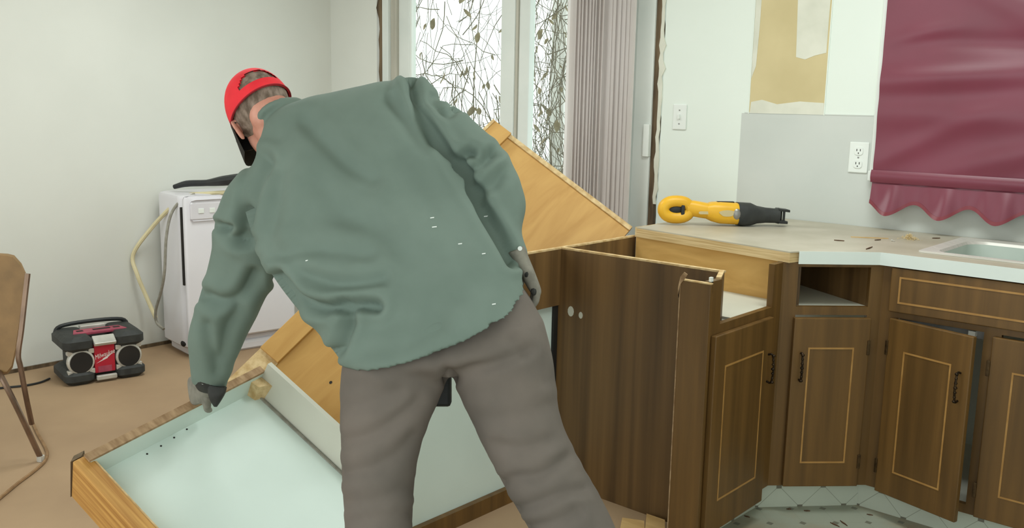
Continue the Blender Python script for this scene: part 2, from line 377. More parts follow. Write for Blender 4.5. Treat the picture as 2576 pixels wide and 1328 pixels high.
# wall plates
t = Thing('light_switch', 'white toggle light switch plate beside the sliding door', 'light switch', (2.55, 0, 1.27))
pl = t.part('plate', bx(2.515, 2.585, -.007, 0, 1.270, 1.385), MT['plate'], bevel=.004)
t.part('toggle', bx(2.545, 2.555, -.018, -.006, 1.318, 1.340), MT['plate'], bevel=.002)
for z in (1.297, 1.358): t.part('screw', bx(2.547, 2.553, -.0085, -.006, z-.003, z+.003), MT['grey'])
t = Thing('outlet', 'white duplex wall outlet on the grey backsplash left of the burgundy shade', 'outlet', (3.385, 0, 1.125))
t.part('plate', bx(3.346, 3.424, -.008, -.001, 1.127, 1.249), MT['plate'], bevel=.004)
for z in (1.162, 1.214):
    s = t.part('socket', loft([ring((3.385, y, z), (.018, 0, 0), (0, 0, .017), 20, 3) for y in (-.0075, -.011)]), MT['plate'], bevel=.001)
    for dx in (-.007, .007): t.part('slot', bx(3.385+dx-.0014, 3.385+dx+.0014, -.0116, -.0105, z-.001, z+.008), MT['dark'], parent=s)
    t.part('slot', bx(3.383, 3.387, -.0116, -.0105, z-.011, z-.006), MT['dark'], parent=s)
t.part('screw', bx(3.382, 3.388, -.0095, -.007, 1.185, 1.191), MT['grey'])

# ------------------------------------------------------------------ outside: ground, post, vines
solo('floor_outside', bx(-3, 8, .15, 9, -.25, -.05), MT['ground'], kind='structure')
def opost(name, geo, label, cat): return solo(name, geo, MT['post'], label, cat, bevel=.005)
opost('pergola_post', bx(ony(1382, 300, 1.12)[0], ony(1416, 300, 1.12)[0], 1.12, 1.22, -.05, 2.6), 'weathered wooden post standing outside the right glass pane', 'post')
opost('pergola_beam', bx(1.05, 3.0, 1.02, 1.20, 2.05, 2.25), 'weathered beam across the top of the right glass pane', 'beam')
def vinething(name, label, x0, x1, y0, nst, nlf, seed, zlo, zhi, lsz=1.):
    rn = random.Random(seed); geo = []; ends = []
    for k in range(nst):
        hang = rn.random() < .45
        p = np.array([rn.uniform(x0, x1), y0+rn.uniform(-.12, .12), rn.uniform(zlo+.2, zhi)])
        a = rn.uniform(-.5, .5) - math.pi/2 if hang else rn.uniform(-3.1, 3.1)
        pts = [p]; n = rn.randint(4, 9)
        for i in range(n):
            a += rn.uniform(-.42, .42)*(1 if rn.random() < .8 else 2.2)
            if hang: a = a*.8 - math.pi/2*.2
            p = p + np.array([math.cos(a)*.085, rn.uniform(-.02, .02), math.sin(a)*.085])
            p[0] = min(max(p[0], x0-.1), x1+.1); p[2] = max(p[2], zlo); pts.append(p)
            if rn.random() < .5: ends.append(p)
        r = rn.choice((.0016, .0021, .0027, .0036)); geo.append(tube(pts, [r, r*.6], 5, 1))
    t = Thing(name, label, 'vine', ((x0+x1)/2, y0, -.05))
    trunk = tube([((x0+x1)/2, y0+.05, -.06), ((x0+x1)/2+.05, y0, .7), ((x0+x1)/2-.05, y0+.04, 1.4), ((x0+x1)/2+.06, y0, zhi)], [.006, .003], 6, 5)
    s = t.part('stem_tangle', joinm(trunk, *geo), MT['vine'], smooth=True); s['kind'] = 'stuff'
    lf = None
    for k in range(nlf):
        p = rn.choice(ends) + np.array([rn.uniform(-.02, .02)]*3)
        if lf is None:
            o = []; nn = 9
            for i in range(nn):
                q = i/(nn-1); wd = .018*math.sin(math.pi*q)**.8; o.append((q, wd))
            V = []; 
            for q, wd in o: V += [(-wd, .006*math.sin(q*5), -.07*q), (wd, .006*math.sin(q*5)+.004, -.07*q)]
            V2 = V + [(x, y+.0012, z) for x, y, z in V]; m = len(V); Fc = []
            for i in range(nn-1):
                a = 2*i; Fc.append((a, a+1, a+3, a+2)); Fc.append((m+a, m+a+2, m+a+3, m+a+1)); Fc.append((a, a+2, m+a+2, m+a)); Fc.append((a+1, m+a+1, m+a+3, a+3))
            lf = mk('leaf', (V2, Fc), MT['leaf']); ob = lf
        else: ob = lf.copy(); COL.objects.link(ob)
        ob.parent = t.o; q = tolocal(t.M, [p])[0]; ob.location = [float(z) for z in q]
        sc = rn.uniform(.45, 1.2)*lsz; ob.scale = (sc*rn.uniform(.5, 1.3), sc, sc); ob.rotation_euler = (rn.uniform(-.5, .5), rn.uniform(-.8, .8), rn.uniform(-3, 3))
vinething('dry_vine', 'bare tangled dry vine with brown leaves outside the left glass pane', .05, 1.40, .55, 260, 120, 11, .5, 2.15)
vinething('dry_vine', 'thicker dry vine climbing the post outside the right glass pane', ony(1310, 200, .86)[0], ony(1470, 200, .86)[0], .86, 170, 70, 12, .4, 2.2)
vinething('hanging_vine_clump', 'dense brown clump of dead vine hanging high outside the right pane', ony(1425, 120, 1.42)[0], ony(1490, 120, 1.42)[0], 1.42, 220, 120, 13, 1.62, 2.1, 1.2)

# ------------------------------------------------------------------ kitchen cabinets
def doorparts(t, o, ax, nrm, wd, z0, z1, pull=None, hinges=None, inset=.055, name='door', pz=None, botin=.085, topin=.10):
    """slab door: o lower corner on face, ax unit along width, nrm unit outward"""
    o, ax, nrm = [np.array(q, float) for q in (o, ax, nrm)]; up = np.array([0, 0, 1.]); h = z1-z0; o = np.array([o[0], o[1], z0])
    d = t.part(name, obox(o, ax*wd, nrm*.019, up*h), MT['brown'], bevel=.003)
    s = nrm*.019; a, b, c, e = inset, wd-inset, botin, h-topin; w_ = .0055
    for g in (obox(o+s+ax*a+up*c, ax*(b-a), nrm*.0012, up*w_), obox(o+s+ax*a+up*(e-w_), ax*(b-a), nrm*.0012, up*w_),
              obox(o+s+ax*a+up*(c+w_), ax*w_, nrm*.0012, up*(e-c-2*w_)), obox(o+s+ax*(b-w_)+up*(c+w_), ax*w_, nrm*.0012, up*(e-c-2*w_))):
        t.part('inlay', g, MT['inlay'], parent=d)
    if pull is not None:
        zc = h-.165 if pz is None else pz; p0 = o+s+ax*pull+up*zc
        pts = [p0+up*(-.045), p0+up*(-.045)+nrm*.016, p0+nrm*.022, p0+up*.045+nrm*.016, p0+up*.045]
        bs = [ell(p0+up*q+nrm*.020, (r_, 0, 0), (0, r_, 0), (0, 0, r_*.8), 8, 6) for q, r_ in ((-.044, .006), (-.030, .005), (-.015, .0055), (0, .0065), (.015, .0055), (.030, .005), (.044, .006))]
        t.part('handle', joinm(tube(pts, .0035, 8, 5), *bs), MT['brass'], parent=d, smooth=True)
    if hinges is not None:
        for zc in (.09, h-.10):
            t.part('hinge', obox(o+s*.9+ax*hinges+up*(zc-.025), ax*.010, nrm*.006, up*.05), MT['hinge'], parent=d, bevel=.0015)
    return d
ZB, ZT = .10, .876
# --- diagonal corner cabinet
C0, C1 = np.array([3.505, -.862, 0]), np.array([3.742, -.625, 0])
da = unit(C1-C0); dn = np.array([da[1], -da[0], 0]); W = np.linalg.norm(C1-C0); up = np.array([0, 0, 1.])
t = Thing('corner_cabinet', 'dark walnut diagonal corner base cabinet with an empty drawer opening', 'cabinet', C0)
def dg(a, b, n0, n1, z0, z1): return obox(C0+da*a+dn*n0+up*z0, da*(b-a), dn*(n1-n0), up*(z1-z0))
t.part('stile', dg(0, .045, -.02, 0, ZB, ZT), MT['brown']); t.part('stile', dg(W-.045, W, -.02, 0, ZB, ZT), MT['brown'])
t.part('rail', dg(.045, W-.045, -.02, 0, .70, .728), MT['brown']); t.part('rail', dg(.045, W-.045, -.02, 0, .862, ZT), MT['brown'])
t.part('rail', dg(.045, W-.045, -.02, 0, ZB, .13), MT['brown'])
t.part('drawer_shelf', prism([C0+da*.045-dn*.02+up*.722, C0+da*(W-.03)-dn*.02+up*.722, C0+da*(W-.03)-dn*.42+up*.722, C0+da*.07-dn*.42+up*.722], (0, 0, .006)), MT['lam2'])
t.part('inner_side', obox(C0+da*(W-.045)-dn*.021+up*.70, -dn*.40-da*.10, da*.012, up*.172), MT['brownp'])
t.part('inner_side', obox(C0+da*.05-dn*.021+up*.70, -dn*.40+da*.03, da*.012, up*.172), MT['brownp'])
t.part('inner_back', obox(C0+da*.08-dn*.43+up*.70, da*(W-.10), dn*.01, up*.172), MT['brownp'])
t.part('bottom', dg(.03, W-.03, -.40, -.02, ZB, .118), MT['lam2'])
doorparts(t, C0+da*.038, da, dn, W-.075, .103, .693, pull=.028, hinges=W-.083, inset=.052)
# --- sink base cabinet
t = Thing('sink_cabinet', 'dark walnut sink base cabinet with a false drawer front and one door ajar', 'cabinet', (4.25, -.6, 0))
YF = -.625
def fr(x0, x1, z0, z1, th=.02): return bx(x0, x1, YF, YF+th, z0, z1)
t.part('corner_post', prism([(3.7425, YF, ZB), (3.7405, YF-.0005, ZB), (3.728, -.60, ZB), (3.742, -.60, ZB)], (0, 0, ZT-ZB)), MT['brown']); t.part('stile', fr(3.7425, 3.795, ZB, ZT), MT['brown']); t.part('stile', fr(4.065, 4.115, ZB, ZT), MT['brown']); t.part('stile', fr(4.42, 4.62, ZB, ZT), MT['brown'])
for x0_, x1_ in ((3.795, 4.065), (4.115, 4.42)):
    t.part('rail', fr(x0_, x1_, .70, .735), MT['brown']); t.part('rail', fr(x0_, x1_, .86, ZT), MT['brown']); t.part('rail', fr(x0_, x1_, ZB, .13), MT['brown'])
t.part('bottom', bx(3.78, 4.6, YF+.02, -.03, .115, .13), MT['lam2']); t.part('partition', bx(4.6, 4.62, YF+.02, -.03, ZB, ZT), MT['brown'])
d = t.part('false_drawer_front', bx(3.772, 4.58, YF-.018, YF, .722, .868), MT['brown'], bevel=.003)
for g in (bx(3.800, 4.55, YF-.0192, YF-.018, .752, .758), bx(3.800, 4.55, YF-.0192, YF-.018, .835, .841), bx(3.800, 3.806, YF-.0192, YF-.018, .758, .835), bx(4.544, 4.55, YF-.0192, YF-.018, .758, .835)):
    t.part('inlay', g, MT['inlay'], parent=d)
aj = math.radians(15.5); ax = np.array([math.cos(aj), -math.sin(aj), 0]); an = np.array([-math.sin(aj), -math.cos(aj), 0])
doorparts(t, (3.785, YF-.002, 0), ax, an, .292, .098, .700, pull=.262, hinges=-.006, inset=.062)
doorparts(t, (4.094, YF, 0), (1, 0, 0), (0, -1, 0), .34, .103, .693, pull=.31, hinges=-.008, inset=.065)
t.part('catch_rail', bx(3.80, 4.065, YF+.02, YF+.035, .672, .70), MT['grey']); t.part('magnetic_catch', bx(4.02, 4.04, YF-.004, YF+.02, .680, .697), MT['silver'])
# --- peninsula cabinet
XF = 3.50
t = Thing('peninsula_cabinet', 'dark walnut peninsula base cabinet with its countertop torn off and drawer gone', 'cabinet', (3.2, -1.0, 0))
ep = t.part('end_panel', bx(2.806, 3.438, -1.168, -1.150, .0, .870), MT['brownp'])
t.part('raw_edge', bx(2.806, 3.445, -1.168, -1.150, .870, .876), MT['plyedge'], parent=ep)
for px, py, r_ in ((1436, 783, .017), (1461, 793, .011)):
    c = ony(px, py, -1.168); t.part('chipped_spot', prism([c+np.array([r_*.8*math.cos(a), 0, r_*1.1*math.sin(a)]) for a in np.linspace(0, 6.28, 12)[:-1]], (0, -.0008, 0)), MT['lam2'], parent=ep)
# filler
fl = t.part('filler_panel', bx(3.404, 3.507, -1.352, -1.338, .02, .866), MT['brown'], bevel=.002)
t.part('raw_edge', bx(3.404, 3.407, -1.3535, -1.352, .05, .866), MT['splitw'], parent=fl); t.part('raw_edge', bx(3.404, 3.507, -1.352, -1.338, .866, .870), MT['plyedge'], parent=fl)
t.part('torn_fuzz', prism([onz(x, y, .87)*0+ony(x, y, -1.353) for x, y in ((1712, 696), (1722, 684), (1730, 690), (1724, 700), (1712, 715), (1706, 745), (1707, 752), (1706, 725))], (0, -.002, 0)), MT['splitw'], parent=fl)
t.part('return_board', obox((3.440, -1.150, .02), (.055, -.12, 0), (-.014, -.006, 0), (0, 0, .852)), MT['brownp'])
t.part('raw_edge', obox((3.440, -1.150, .872), (.055, -.12, 0), (-.014, -.006, 0), (0, 0, .005)), MT['plyedge'])
t.part('white_peg', bx(3.492, 3.500, -1.338, -1.326, .835, .885), MT['plate'])
t.part('stile', joinm(bx(XF-.02, XF, -1.338, -1.272, ZB, ZT-.004)), MT['brown'])
t.part('stile', bx(XF-.02, XF, -.93, -.868, ZB, ZT), MT['brown']); t.part('corner_post', prism([(XF, -.868, ZB), (3.5055, -.8615, ZB), (3.47, -.84, ZB), (XF-.02, -.868, ZB)], (0, 0, ZT-ZB)), MT['brown'])
t.part('rail', bx(XF-.02, XF, -1.272, -.93, .700, .735), MT['brown']); t.part('rail', bx(XF-.02, XF, -1.272, -.93, ZB, .13), MT['brown'])
t.part('drawer_shelf', bx(2.83, XF-.02, -1.15, -.76, .722, .730), MT['lam2'])
pv = [(2.83, -.735, .73), (3.465, -.80, .73), (3.465, -.80, .90), (2.83, -.735, .90)]
pp = t.part('plywood_partition', prism(pv, (.002, .018, 0)), MT['ply_bright'])
t.part('raw_edge', obox((3.465, -.80, .735), (.006, 0, 0), (.002, .02, 0), (0, 0, .165)), MT['plyend'], parent=pp)
c = ony(1863, 676, -.77); t.part('knot', prism([c+np.array([.007*math.cos(a), -.008, .006*math.sin(a)]) for a in np.linspace(0, 6.28, 10)[:-1]], (0, -.001, 0)), MT['splint'], parent=pp)
t.part('bottom', bx(2.83, XF-.02, -1.15, -.76, ZB, .118), MT['lam2'])
# back panel (dining side): remains past the end panel as apron, white panel and base strip
t.part('back_panel', bx(2.790, 2.806, -1.168, -.70, 0, .870), MT['brownp'])
ap = t.part('back_apron', bx(2.790, 2.806, -1.93, -1.168, .668, .870), MT['brownp'])
t.part('raw_edge', bx(2.790, 2.806, -1.93, -.70, .870, .876), MT['plyedge'], parent=ap)
wb = t.part('white_back_panel', bx(2.776, 2.789, -1.93, -1.10, .02, .70), MT['lam'])
t.part('raw_edge', bx(2.790, 2.8, -1.190, -1.169, .02, .668), MT['dark'], parent=wb)
t.part('base_strip', bx(2.790, 2.812, -1.95, -1.19, 0, .055), MT['brown'])
doorparts(t, (XF, -1.322, 0), (0, 1, 0), (1, 0, 0), .375, .075, .708, pull=.348, inset=.062, topin=.10, botin=.10)
# toe kicks with vinyl cove
def toe(a, b, label):
    a, b = np.array([*a, 0]), np.array([*b, 0]); L = np.linalg.norm(b-a); ax = (b-a)/L; n = np.array([ax[1], -ax[0], 0])
    M = frameM(a, ax, -n, up); o = mk('toe_kick', bx(0, L, 0, .01, 0, .104), MT['toe']); o.matrix_world = M; tag(o, kind='structure'); o.name = 'trim_3'
toe((3.44, -1.33), (3.455, -.857), 0); toe((3.455, -.857), (3.706, -.587), 0); toe((3.706, -.587), (4.9, -.587), 0)

# countertop
CP = [(2.835, -.004), (2.835, -.742), (3.52, -.868), (3.536, -.834), (3.732, -.643), (4.95, -.648), (4.95, -.004)]
S0, S1, S2, S3 = 3.835, 4.62, -.525, -.085
outer = [np.array([x, y, .878]) for x, y in CP]
def topring(poly, hole, z0, z1):
    bm = bmesh.new()
    vo = [bm.verts.new((x, y, z1)) for x, y in poly]; vh = [bm.verts.new((x, y, z1)) for x, y in hole]
    es = [bm.edges.new((l[i], l[(i+1) % len(l)])) for l in (vo, vh) for i in range(len(l))]
    bmesh.ops.triangle_fill(bm, use_beauty=True, use_dissolve=True, edges=es)
    for f in bm.faces:
        if f.normal.z < 0: f.normal_flip()
    r = bmesh.ops.extrude_face_region(bm, geom=bm.faces[:])
    for q in r['geom']:
        if isinstance(q, bmesh.types.BMVert): q.co.z = z0
    bm.normal_update(); bmesh.ops.recalc_face_normals(bm, faces=bm.faces[:])
    V = [tuple(v.co) for v in bm.verts]; bm.verts.index_update(); Fc = [tuple(v.index for v in f.verts) for f in bm.faces]; bm.free(); return V, Fc
hole = [(S0, S2), (S1, S2), (S1, S3), (S0, S3)]
t = Thing('countertop', 'beige laminate L-shaped countertop with a white front edge, cut off at the peninsula', 'countertop', (3.7, -.4, .876))
t.part('laminate_top', topring(CP, hole, .910, .914), MT['counter'])
t.part('plywood_core', topring([(2.835, -.004), (2.835, -.742), (3.52, -.868), (3.53, -.83), (3.728, -.637), (4.95, -.640), (4.95, -.004)], hole, .877, .910), MT['plyend'])
for a, b in (((3.536, -.834), (3.732, -.643)), ((3.732, -.643), (4.95, -.648))):
    a, b = np.array([*a, .872]), np.array([*b, .872]); ax = unit(b-a); n = np.array([ax[1], -ax[0], 0])
    t.part('front_edge', obox(a, b-a, n*.003, (0, 0, .042)), MT['cedge'])
t.part('edge_molding', bx(2.829, 2.835, -.742, -.004, .877, .914), MT['plyedge'])
# sink
t = Thing('sink', 'stainless rimmed kitchen sink set into the beige countertop', 'sink', (4.2, -.3, .75))
def rr(x0, x1, y0, y1, r, z, n=6):
    out = []
    for cx, cy, a0 in ((x1-r, y1-r, 0), (x0+r, y1-r, 90), (x0+r, y0+r, 180), (x1-r, y0+r, 270)):
        for i in range(n+1):
            a = math.radians(a0+90*i/n); out.append((cx+r*math.cos(a), cy+r*math.sin(a), z))
    return out
ri = [rr(S0-.018, S1+.02, S2-.02, S3+.018, .012, .9145), rr(S0-.018, S1+.02, S2-.02, S3+.018, .012, .920), rr(S0-.006, S1+.01, S2-.008, S3+.006, .015, .922),
      rr(S0+.008, S1-.004, S2+.006, S3-.008, .02, .917), rr(S0+.022, S1-.01, S2+.022, S3-.022, .06, .9165), rr(S0+.028, S1-.014, S2+.028, S3-.028, .065, .907)]
t.part('rim', loft(ri, False), MT['steel'], smooth=True)
bi = [rr(S0+.028, S1-.014, S2+.028, S3-.028, .065, .907), rr(S0+.04, S1-.03, S2+.04, S3-.04, .07, .78), rr(S0+.07, S1-.06, S2+.07, S3-.07, .06, .735), rr(S0+.3, S1-.3, S2+.2, S3-.2, .01, .728)]
v, f = loft(bi, False); f.append(tuple(range(3*28, 4*28))); t.part('basin', (v, f), MT['enamel'], smooth=True)
# ------------------------------------------------------------------ reciprocating saw
a = onz(1672, 565, .914); b = onz(1970, 569, .914); a[2] = b[2] = .914; sx = unit(b-a); sy = np.array([-sx[1], sx[0], 0])
LS = np.linalg.norm(b-a); a[2] += 5.2*LS/298
t = Thing('reciprocating_saw', 'yellow and black reciprocating saw lying on the beige countertop', 'saw', M=frameM(a, sx, sy, up))
k = LS/298.                                    # metres per photo pixel along the saw
def sr(x, zc, hz, hy, e=2.6): return ring((x*k, 0, zc*k), (0, hy*k, 0), (0, 0, hz*k), 20, e)
def sl(rows, e=2.6): return loft([sr(x, zc, hz, hy, e) for x, zc, hz, hy in rows])
loop = [np.array([(28+33*math.copysign(abs(math.cos(q))**.8, math.cos(q)))*k, 0, (33+20*math.sin(q))*k]) for q in np.linspace(0, 2*math.pi, 29)[:-1]]
t.part('handle', tube(loop, 15*k, 10, 1, True), MT['yellow'], smooth=True, local=True)
t.part('handle_grip', sl([(52, 40, 16, 14), (70, 36, 20, 18), (95, 32, 20, 22), (112, 30, 19, 22)]), MT['yellow'], smooth=True, local=True)
t.part('trigger', ell((26*k, 0, 33*k), (23*k, 0, 0), (0, 10*k, 0), (0, 0, 14*k)), MT['black'], smooth=True, local=True)
t.part('trigger_guard', obox((37*k, -13*k, 18*k), (9*k, 0, 0), (0, 26*k, 0), (0, 0, 28*k)), MT['black'], bevel=.003, local=True)
mh = t.part('motor_housing', sl([(100, 30, 18, 22), (115, 29, 24, 26), (135, 27, 27, 28), (160, 26, 27, 28), (177, 25, 27, 28), (180, 25, 26, 27)], 3), MT['yellow'], smooth=True, local=True)
t.part('gear_cover', ell((172*k, -22*k, 26*k), (13*k, 0, 0), (0, 9*k, 0), (0, 0, 16*k)), MT['grey'], parent=mh, smooth=True, local=True)
t.part('top_seam', obox((128*k, -6*k, 52*k), (42*k, 0, 0), (0, 12*k, 0), (0, 0, 2.5*k)), MT['dark'], parent=mh, local=True)
t.part('blank_badge', prism([np.array([(148+20*math.cos(q)*(1+.15*math.sin(3*q)))*k, -27.6*k, (28+8*math.sin(q))*k]) for q in np.linspace(0, 6.28, 20)[:-1]], (0, -.0012, 0)), MT['tan'], parent=mh, local=True)
t.part('blank_badge', prism([np.array([(92+14*math.cos(q))*k, -21.5*k, (28+5*math.sin(q)*(1+.3*math.cos(2*q)))*k]) for q in np.linspace(0, 6.28, 20)[:-1]], (0, -.0012, 0)), MT['tan'], parent=mh, local=True)
t.part('rubber_boot', sl([(178, 25, 28.5, 29), (190, 24, 29, 29), (212, 24, 28, 28), (228, 23, 22, 22), (250, 22, 19, 19), (275, 21, 18, 18), (284, 21, 20, 18)], 2.8), MT['rubber'], smooth=True, local=True)
t.part('shoe', joinm(obox((280*k, -16*k, 34*k), (28*k, 0, -3*k), (0, 32*k, 0), (0, 0, 6*k)), obox((282*k, -16*k, 3*k), (22*k, 0, -1*k), (0, 32*k, 0), (0, 0, 7*k)), obox((292*k, -14*k, 8*k), (5*k, 0, 0), (0, 6*k, 0), (0, 0, 28*k)),
        obox((292*k, 8*k, 8*k), (5*k, 0, 0), (0, 6*k, 0), (0, 0, 28*k))), MT['black'], bevel=.002, local=True)
# ------------------------------------------------------------------ demolition debris on the counter
rn = random.Random(9)
geo = []
cpt = onz(2287, 602, .914)
for i in range(260):
    r_ = abs(rn.gauss(0, .014)); a = rn.uniform(0, 6.28); q = cpt + np.array([r_*math.cos(a)*1.3, r_*math.sin(a), max(0, .022-.7*r_)*rn.random()])
    a = rn.uniform(0, 6.28); l = rn.uniform(.002, .006)
    geo.append(obox(q, (l*math.cos(a), l*math.sin(a), rn.uniform(-.001, .001)), (-.0015*math.sin(a), .0015*math.cos(a), 0), (0, 0, .001)))
solo('sawdust_pile', joinm(*geo), MT['dust'], 'small pile of pale sawdust on the countertop near the sink', 'sawdust', kind='stuff')
for i, (p0, p1, lab) in enumerate((((2140, 597), (2235, 601), 'long thin pale splinter lying on the countertop'), ((2178, 628), (2195, 622), 'short dark splinter near the countertop front edge'),
                                   ((2200, 605), (2216, 604), 'dark wood chip left of the sawdust pile'), ((2098, 605), (2124, 607), 'dark wood chip on the countertop nearest the saw'), ((2345, 600), (2365, 600), 'small grey chip between sawdust pile and sink'))):
    q0, q1 = onz(*p0, .914), onz(*p1, .914); dv = q1-q0; n = unit(np.cross(dv, up)); w_ = .004 if i else .0025
    solo('wood_splinter', prism([q0+up*.0004, q0+dv*.4+n*w_+up*.0004, q1+up*.0004, q0+dv*.6-n*w_*.6+up*.0004], (0, 0, .003)), MT['splint'] if i else MT['scrap'], lab, 'splinter', 'splinters on the countertop')
q = onz(2244, 607, .914); solo('screw', joinm(ell(q+up*.004, (.004, 0, 0), (0, .004, 0), (0, 0, .003), 8, 6), tube([q+up*.003, q+np.array([.012, -.006, .002])], .0015, 6, 1)), MT['silver'], 'tiny shiny screw lying beside the sawdust pile', 'screw')
# scraps at the foot of the end panel and on the vinyl
for i, (pts, h, lab) in enumerate(((((1565, 1310), (1620, 1318), (1622, 1345), (1558, 1345)), .012, 'pale wood scrap on the floor left against the end panel'), (((1626, 1304), (1672, 1320), (1672, 1345), (1622, 1345)), .018, 'pale wood scrap on the floor beside the filler panel'))):
    solo('wood_scrap', prism([onz(x, y, .0) for x, y in pts], (0, 0, h)), MT['scrap'], lab, 'wood scrap', 'scraps at the end panel')
labs = ['dark splinter on the vinyl left of the brown dust', 'tiny chip on the vinyl under the corner cabinet', 'small reddish chip on the vinyl by the toe kick', 'long reddish splinter lying lowest on the vinyl floor', 'dark chip on the vinyl below the ajar door', 'thin splinter beside the long reddish one']
for i, (p0, p1) in enumerate((((1872, 1298), (1886, 1302)), ((1978, 1281), (1990, 1281)), ((2022, 1285), (2038, 1286)), ((2113, 1310), (2132, 1324)), ((2180, 1294), (2196, 1297)), ((2088, 1315), (2112, 1326)))):
    q0, q1 = onz(*p0, .003), onz(*p1, .003); dv = q1-q0; n = unit(np.cross(dv, up))
    solo('wood_splinter', prism([q0, q0+dv*.4+n*.003, q1, q0+dv*.6-n*.003], (0, 0, .003)), MT['splint'], labs[i], 'splinter', 'splinters on the vinyl floor')

# ------------------------------------------------------------------ tipped cabinet box
A = P(240, 1195, 2.55); B = P(640, 985, 2.95); tu = unit(B-A); LU = np.linalg.norm(B-A)
v_ = ray(865, 1195); Q = CAM + v_*(((B-CAM)@tu)/(v_@tu)); tv = unit(Q-B); tn = np.cross(tu, tv)
if tn[2] < 0: tn = -tn
TV = .70
t = Thing('tipped_cabinet', 'torn-out cabinet box with pale mint interior, tipped up by the man', 'cabinet', M=frameM(A, tu, tv, tn))
t.part('back_panel', obox((0, 0, -.016), (LU, 0, 0), (0, TV, 0), (0, 0, .016)), MT['lam'], local=True)
rl = t.part('top_rail', obox((-.016, -.02, -.05), (LU+.04, 0, 0), (0, .02, 0), (0, 0, .118)), MT['lam'], local=True)
t.part('raw_edge', obox((-.02, -.026, .068), (LU+.05, 0, 0), (0, .026, 0), (0, 0, .008)), MT['splitw'], parent=rl, local=True)
sp = t.part('side_board', obox((-.05, -.03, -.085), (.046, 0, 0), (0, TV+.03, 0), (0, 0, .15)), MT['grainy'], local=True, bevel=.004)
t.part('pale_edge', obox((-.008, 0, .0), (.008, 0, 0), (0, TV, 0), (0, 0, .062)), MT['plyedge'], parent=sp, local=True)
t.part('broken_end', prism([(-.052, -.03, -.085), (-.052, -.035, .06), (-.03, -.055, .05), (-.026, -.05, -.02), (-.04, -.045, -.08)], (.03, 0, 0)), MT['rough'], parent=sp, local=True)
dv_ = t.part('divider', obox((LU, 0, -.016), (.014, 0, 0), (0, TV*.78, 0), (.035, -.0, .12)), MT['lam2'], local=True)
t.part('edge_band', obox((LU-.006, .0, .0), (.006, 0, 0), (0, TV, 0), (0, 0, .006)), MT['tubeg'], parent=dv_, local=True)
t.part('broken_block', prism([(LU-.03, -.012, .0), (LU+.012, -.004, 0), (LU+.016, .05, 0), (LU-.004, .035, 0), (LU-.022, .03, 0)], (.006, 0, .055)), MT['plyedge'], local=True)
for i, (px, py) in enumerate(((470, 1080), (438, 1101), (405, 1122), (370, 1142))):
    wv = ray(px, py); d_ = ((A-CAM)@tn)/(wv@tn); c = tolocal(t.M, [CAM+wv*d_])[0]; t.part('peg_hole', loft([ring((c[0], c[1], z), (.003, 0, 0), (0, .003, 0), 8) for z in (.0003, .0012)]), MT['dark'], local=True)

# ------------------------------------------------------------------ plywood countertop slab leaning behind
P2 = onx(1590, 572, 2.775); P1 = P(1245, 310, 3.80); e2 = P2-P1
v_ = ray(570, 960); P0 = CAM + v_*(((P1-CAM)@e2)/(v_@e2)); e1 = P1-P0
LX, LY = np.linalg.norm(e1), np.linalg.norm(e2); sx_, sy_ = e1/LX, e2/LY; sn = np.cross(sx_, sy_)
if sn@(CAM-P1) < 0: sn = -sn
t = Thing('plywood_slab', 'torn-off countertop slab showing bare orange plywood, leaning behind the man', 'plywood panel', M=frameM(P0, sx_, sy_, sn))
LYs = LY
sb = t.part('board', obox((0, 0, -.02), (LX, 0, 0), (0, LYs, 0), (0, 0, .02)), MT['ply'], local=True)
t.part('edge_strip', obox((.16, 0, 0), (LX-.16, 0, 0), (0, .085, 0), (0, 0, .018)), MT['ply'], local=True, bevel=.002)
t.part('torn_edge', prism([(0, 0, 0), (.16, 0, 0), (.2, .03, 0), (.175, .05, 0), (.19, .08, 0), (.15, .085, 0), (0, .085, 0)], (0, 0, .007)), MT['plyedge'], local=True)
t.part('edge_strip', obox((LX-.02, .085, 0), (.02, 0, 0), (0, LYs-.085, 0), (0, 0, .006)), MT['plyedge'], local=True)
t.part('edge_cap', obox((LX-.09, -.012, -.02), (.09, 0, 0), (0, .012, 0), (0, 0, .04)), MT['plyedge'], local=True)
wv = ray(832, 962); d_ = ((P0-CAM)@sn)/(wv@sn); c = tolocal(t.M, [CAM+wv*d_])[0]
t.part('knot_hole', loft([ring((c[0], c[1], z), (.006, 0, 0), (0, .005, 0), 8) for z in (.0003, .0012)]), MT['dark'], local=True)

# ------------------------------------------------------------------ white dishwasher by the left wall
Fc = onz(478, 908, 0); Lc = onz(415, 874, 0); dx = unit(Fc-Lc); dy = np.array([-dx[1], dx[0], 0])
DWD, DWW = .36, .62; O = Fc - dx*DWD
t = Thing('dishwasher', 'white dishwasher pulled out against the left wall', 'dishwasher', M=frameM(O, dx, dy, up))
h = P(395, 500, 4.95)[2]; h = .90
def rbox(x0, x1, y0, y1, z0, z1, r=.03):
    return loft([rr(x0+q, x1-q, y0+q, y1-q, r, z) for q, z in ((.012, z0), (0, z0+.012), (0, z1-.02), (.006, z1-.006), (.02, z1))])
t.part('body', rbox(-.02, DWD-.045, 0, DWW, .05, h-.03, .05), MT['appl'], local=True, smooth=True)
t.part('base_plinth', rbox(.03, DWD-.03, .03, DWW-.03, .0, .06, .01), MT['appl'], local=True)
t.part('gap', obox((DWD-.052, -.0015, .40), (.017, 0, 0), (0, DWW-.01, 0), (0, 0, h-.49)), MT['dark'], local=True)
dr = t.part('door', rbox(DWD-.036, DWD, .002, DWW, .09, h-.03, .014), MT['appl'], local=True, smooth=True)
t.part('control_strip', rbox(DWD-.002, DWD+.012, .03, DWW-.03, h-.16, h-.05, .006), MT['appl'], parent=dr, local=True)
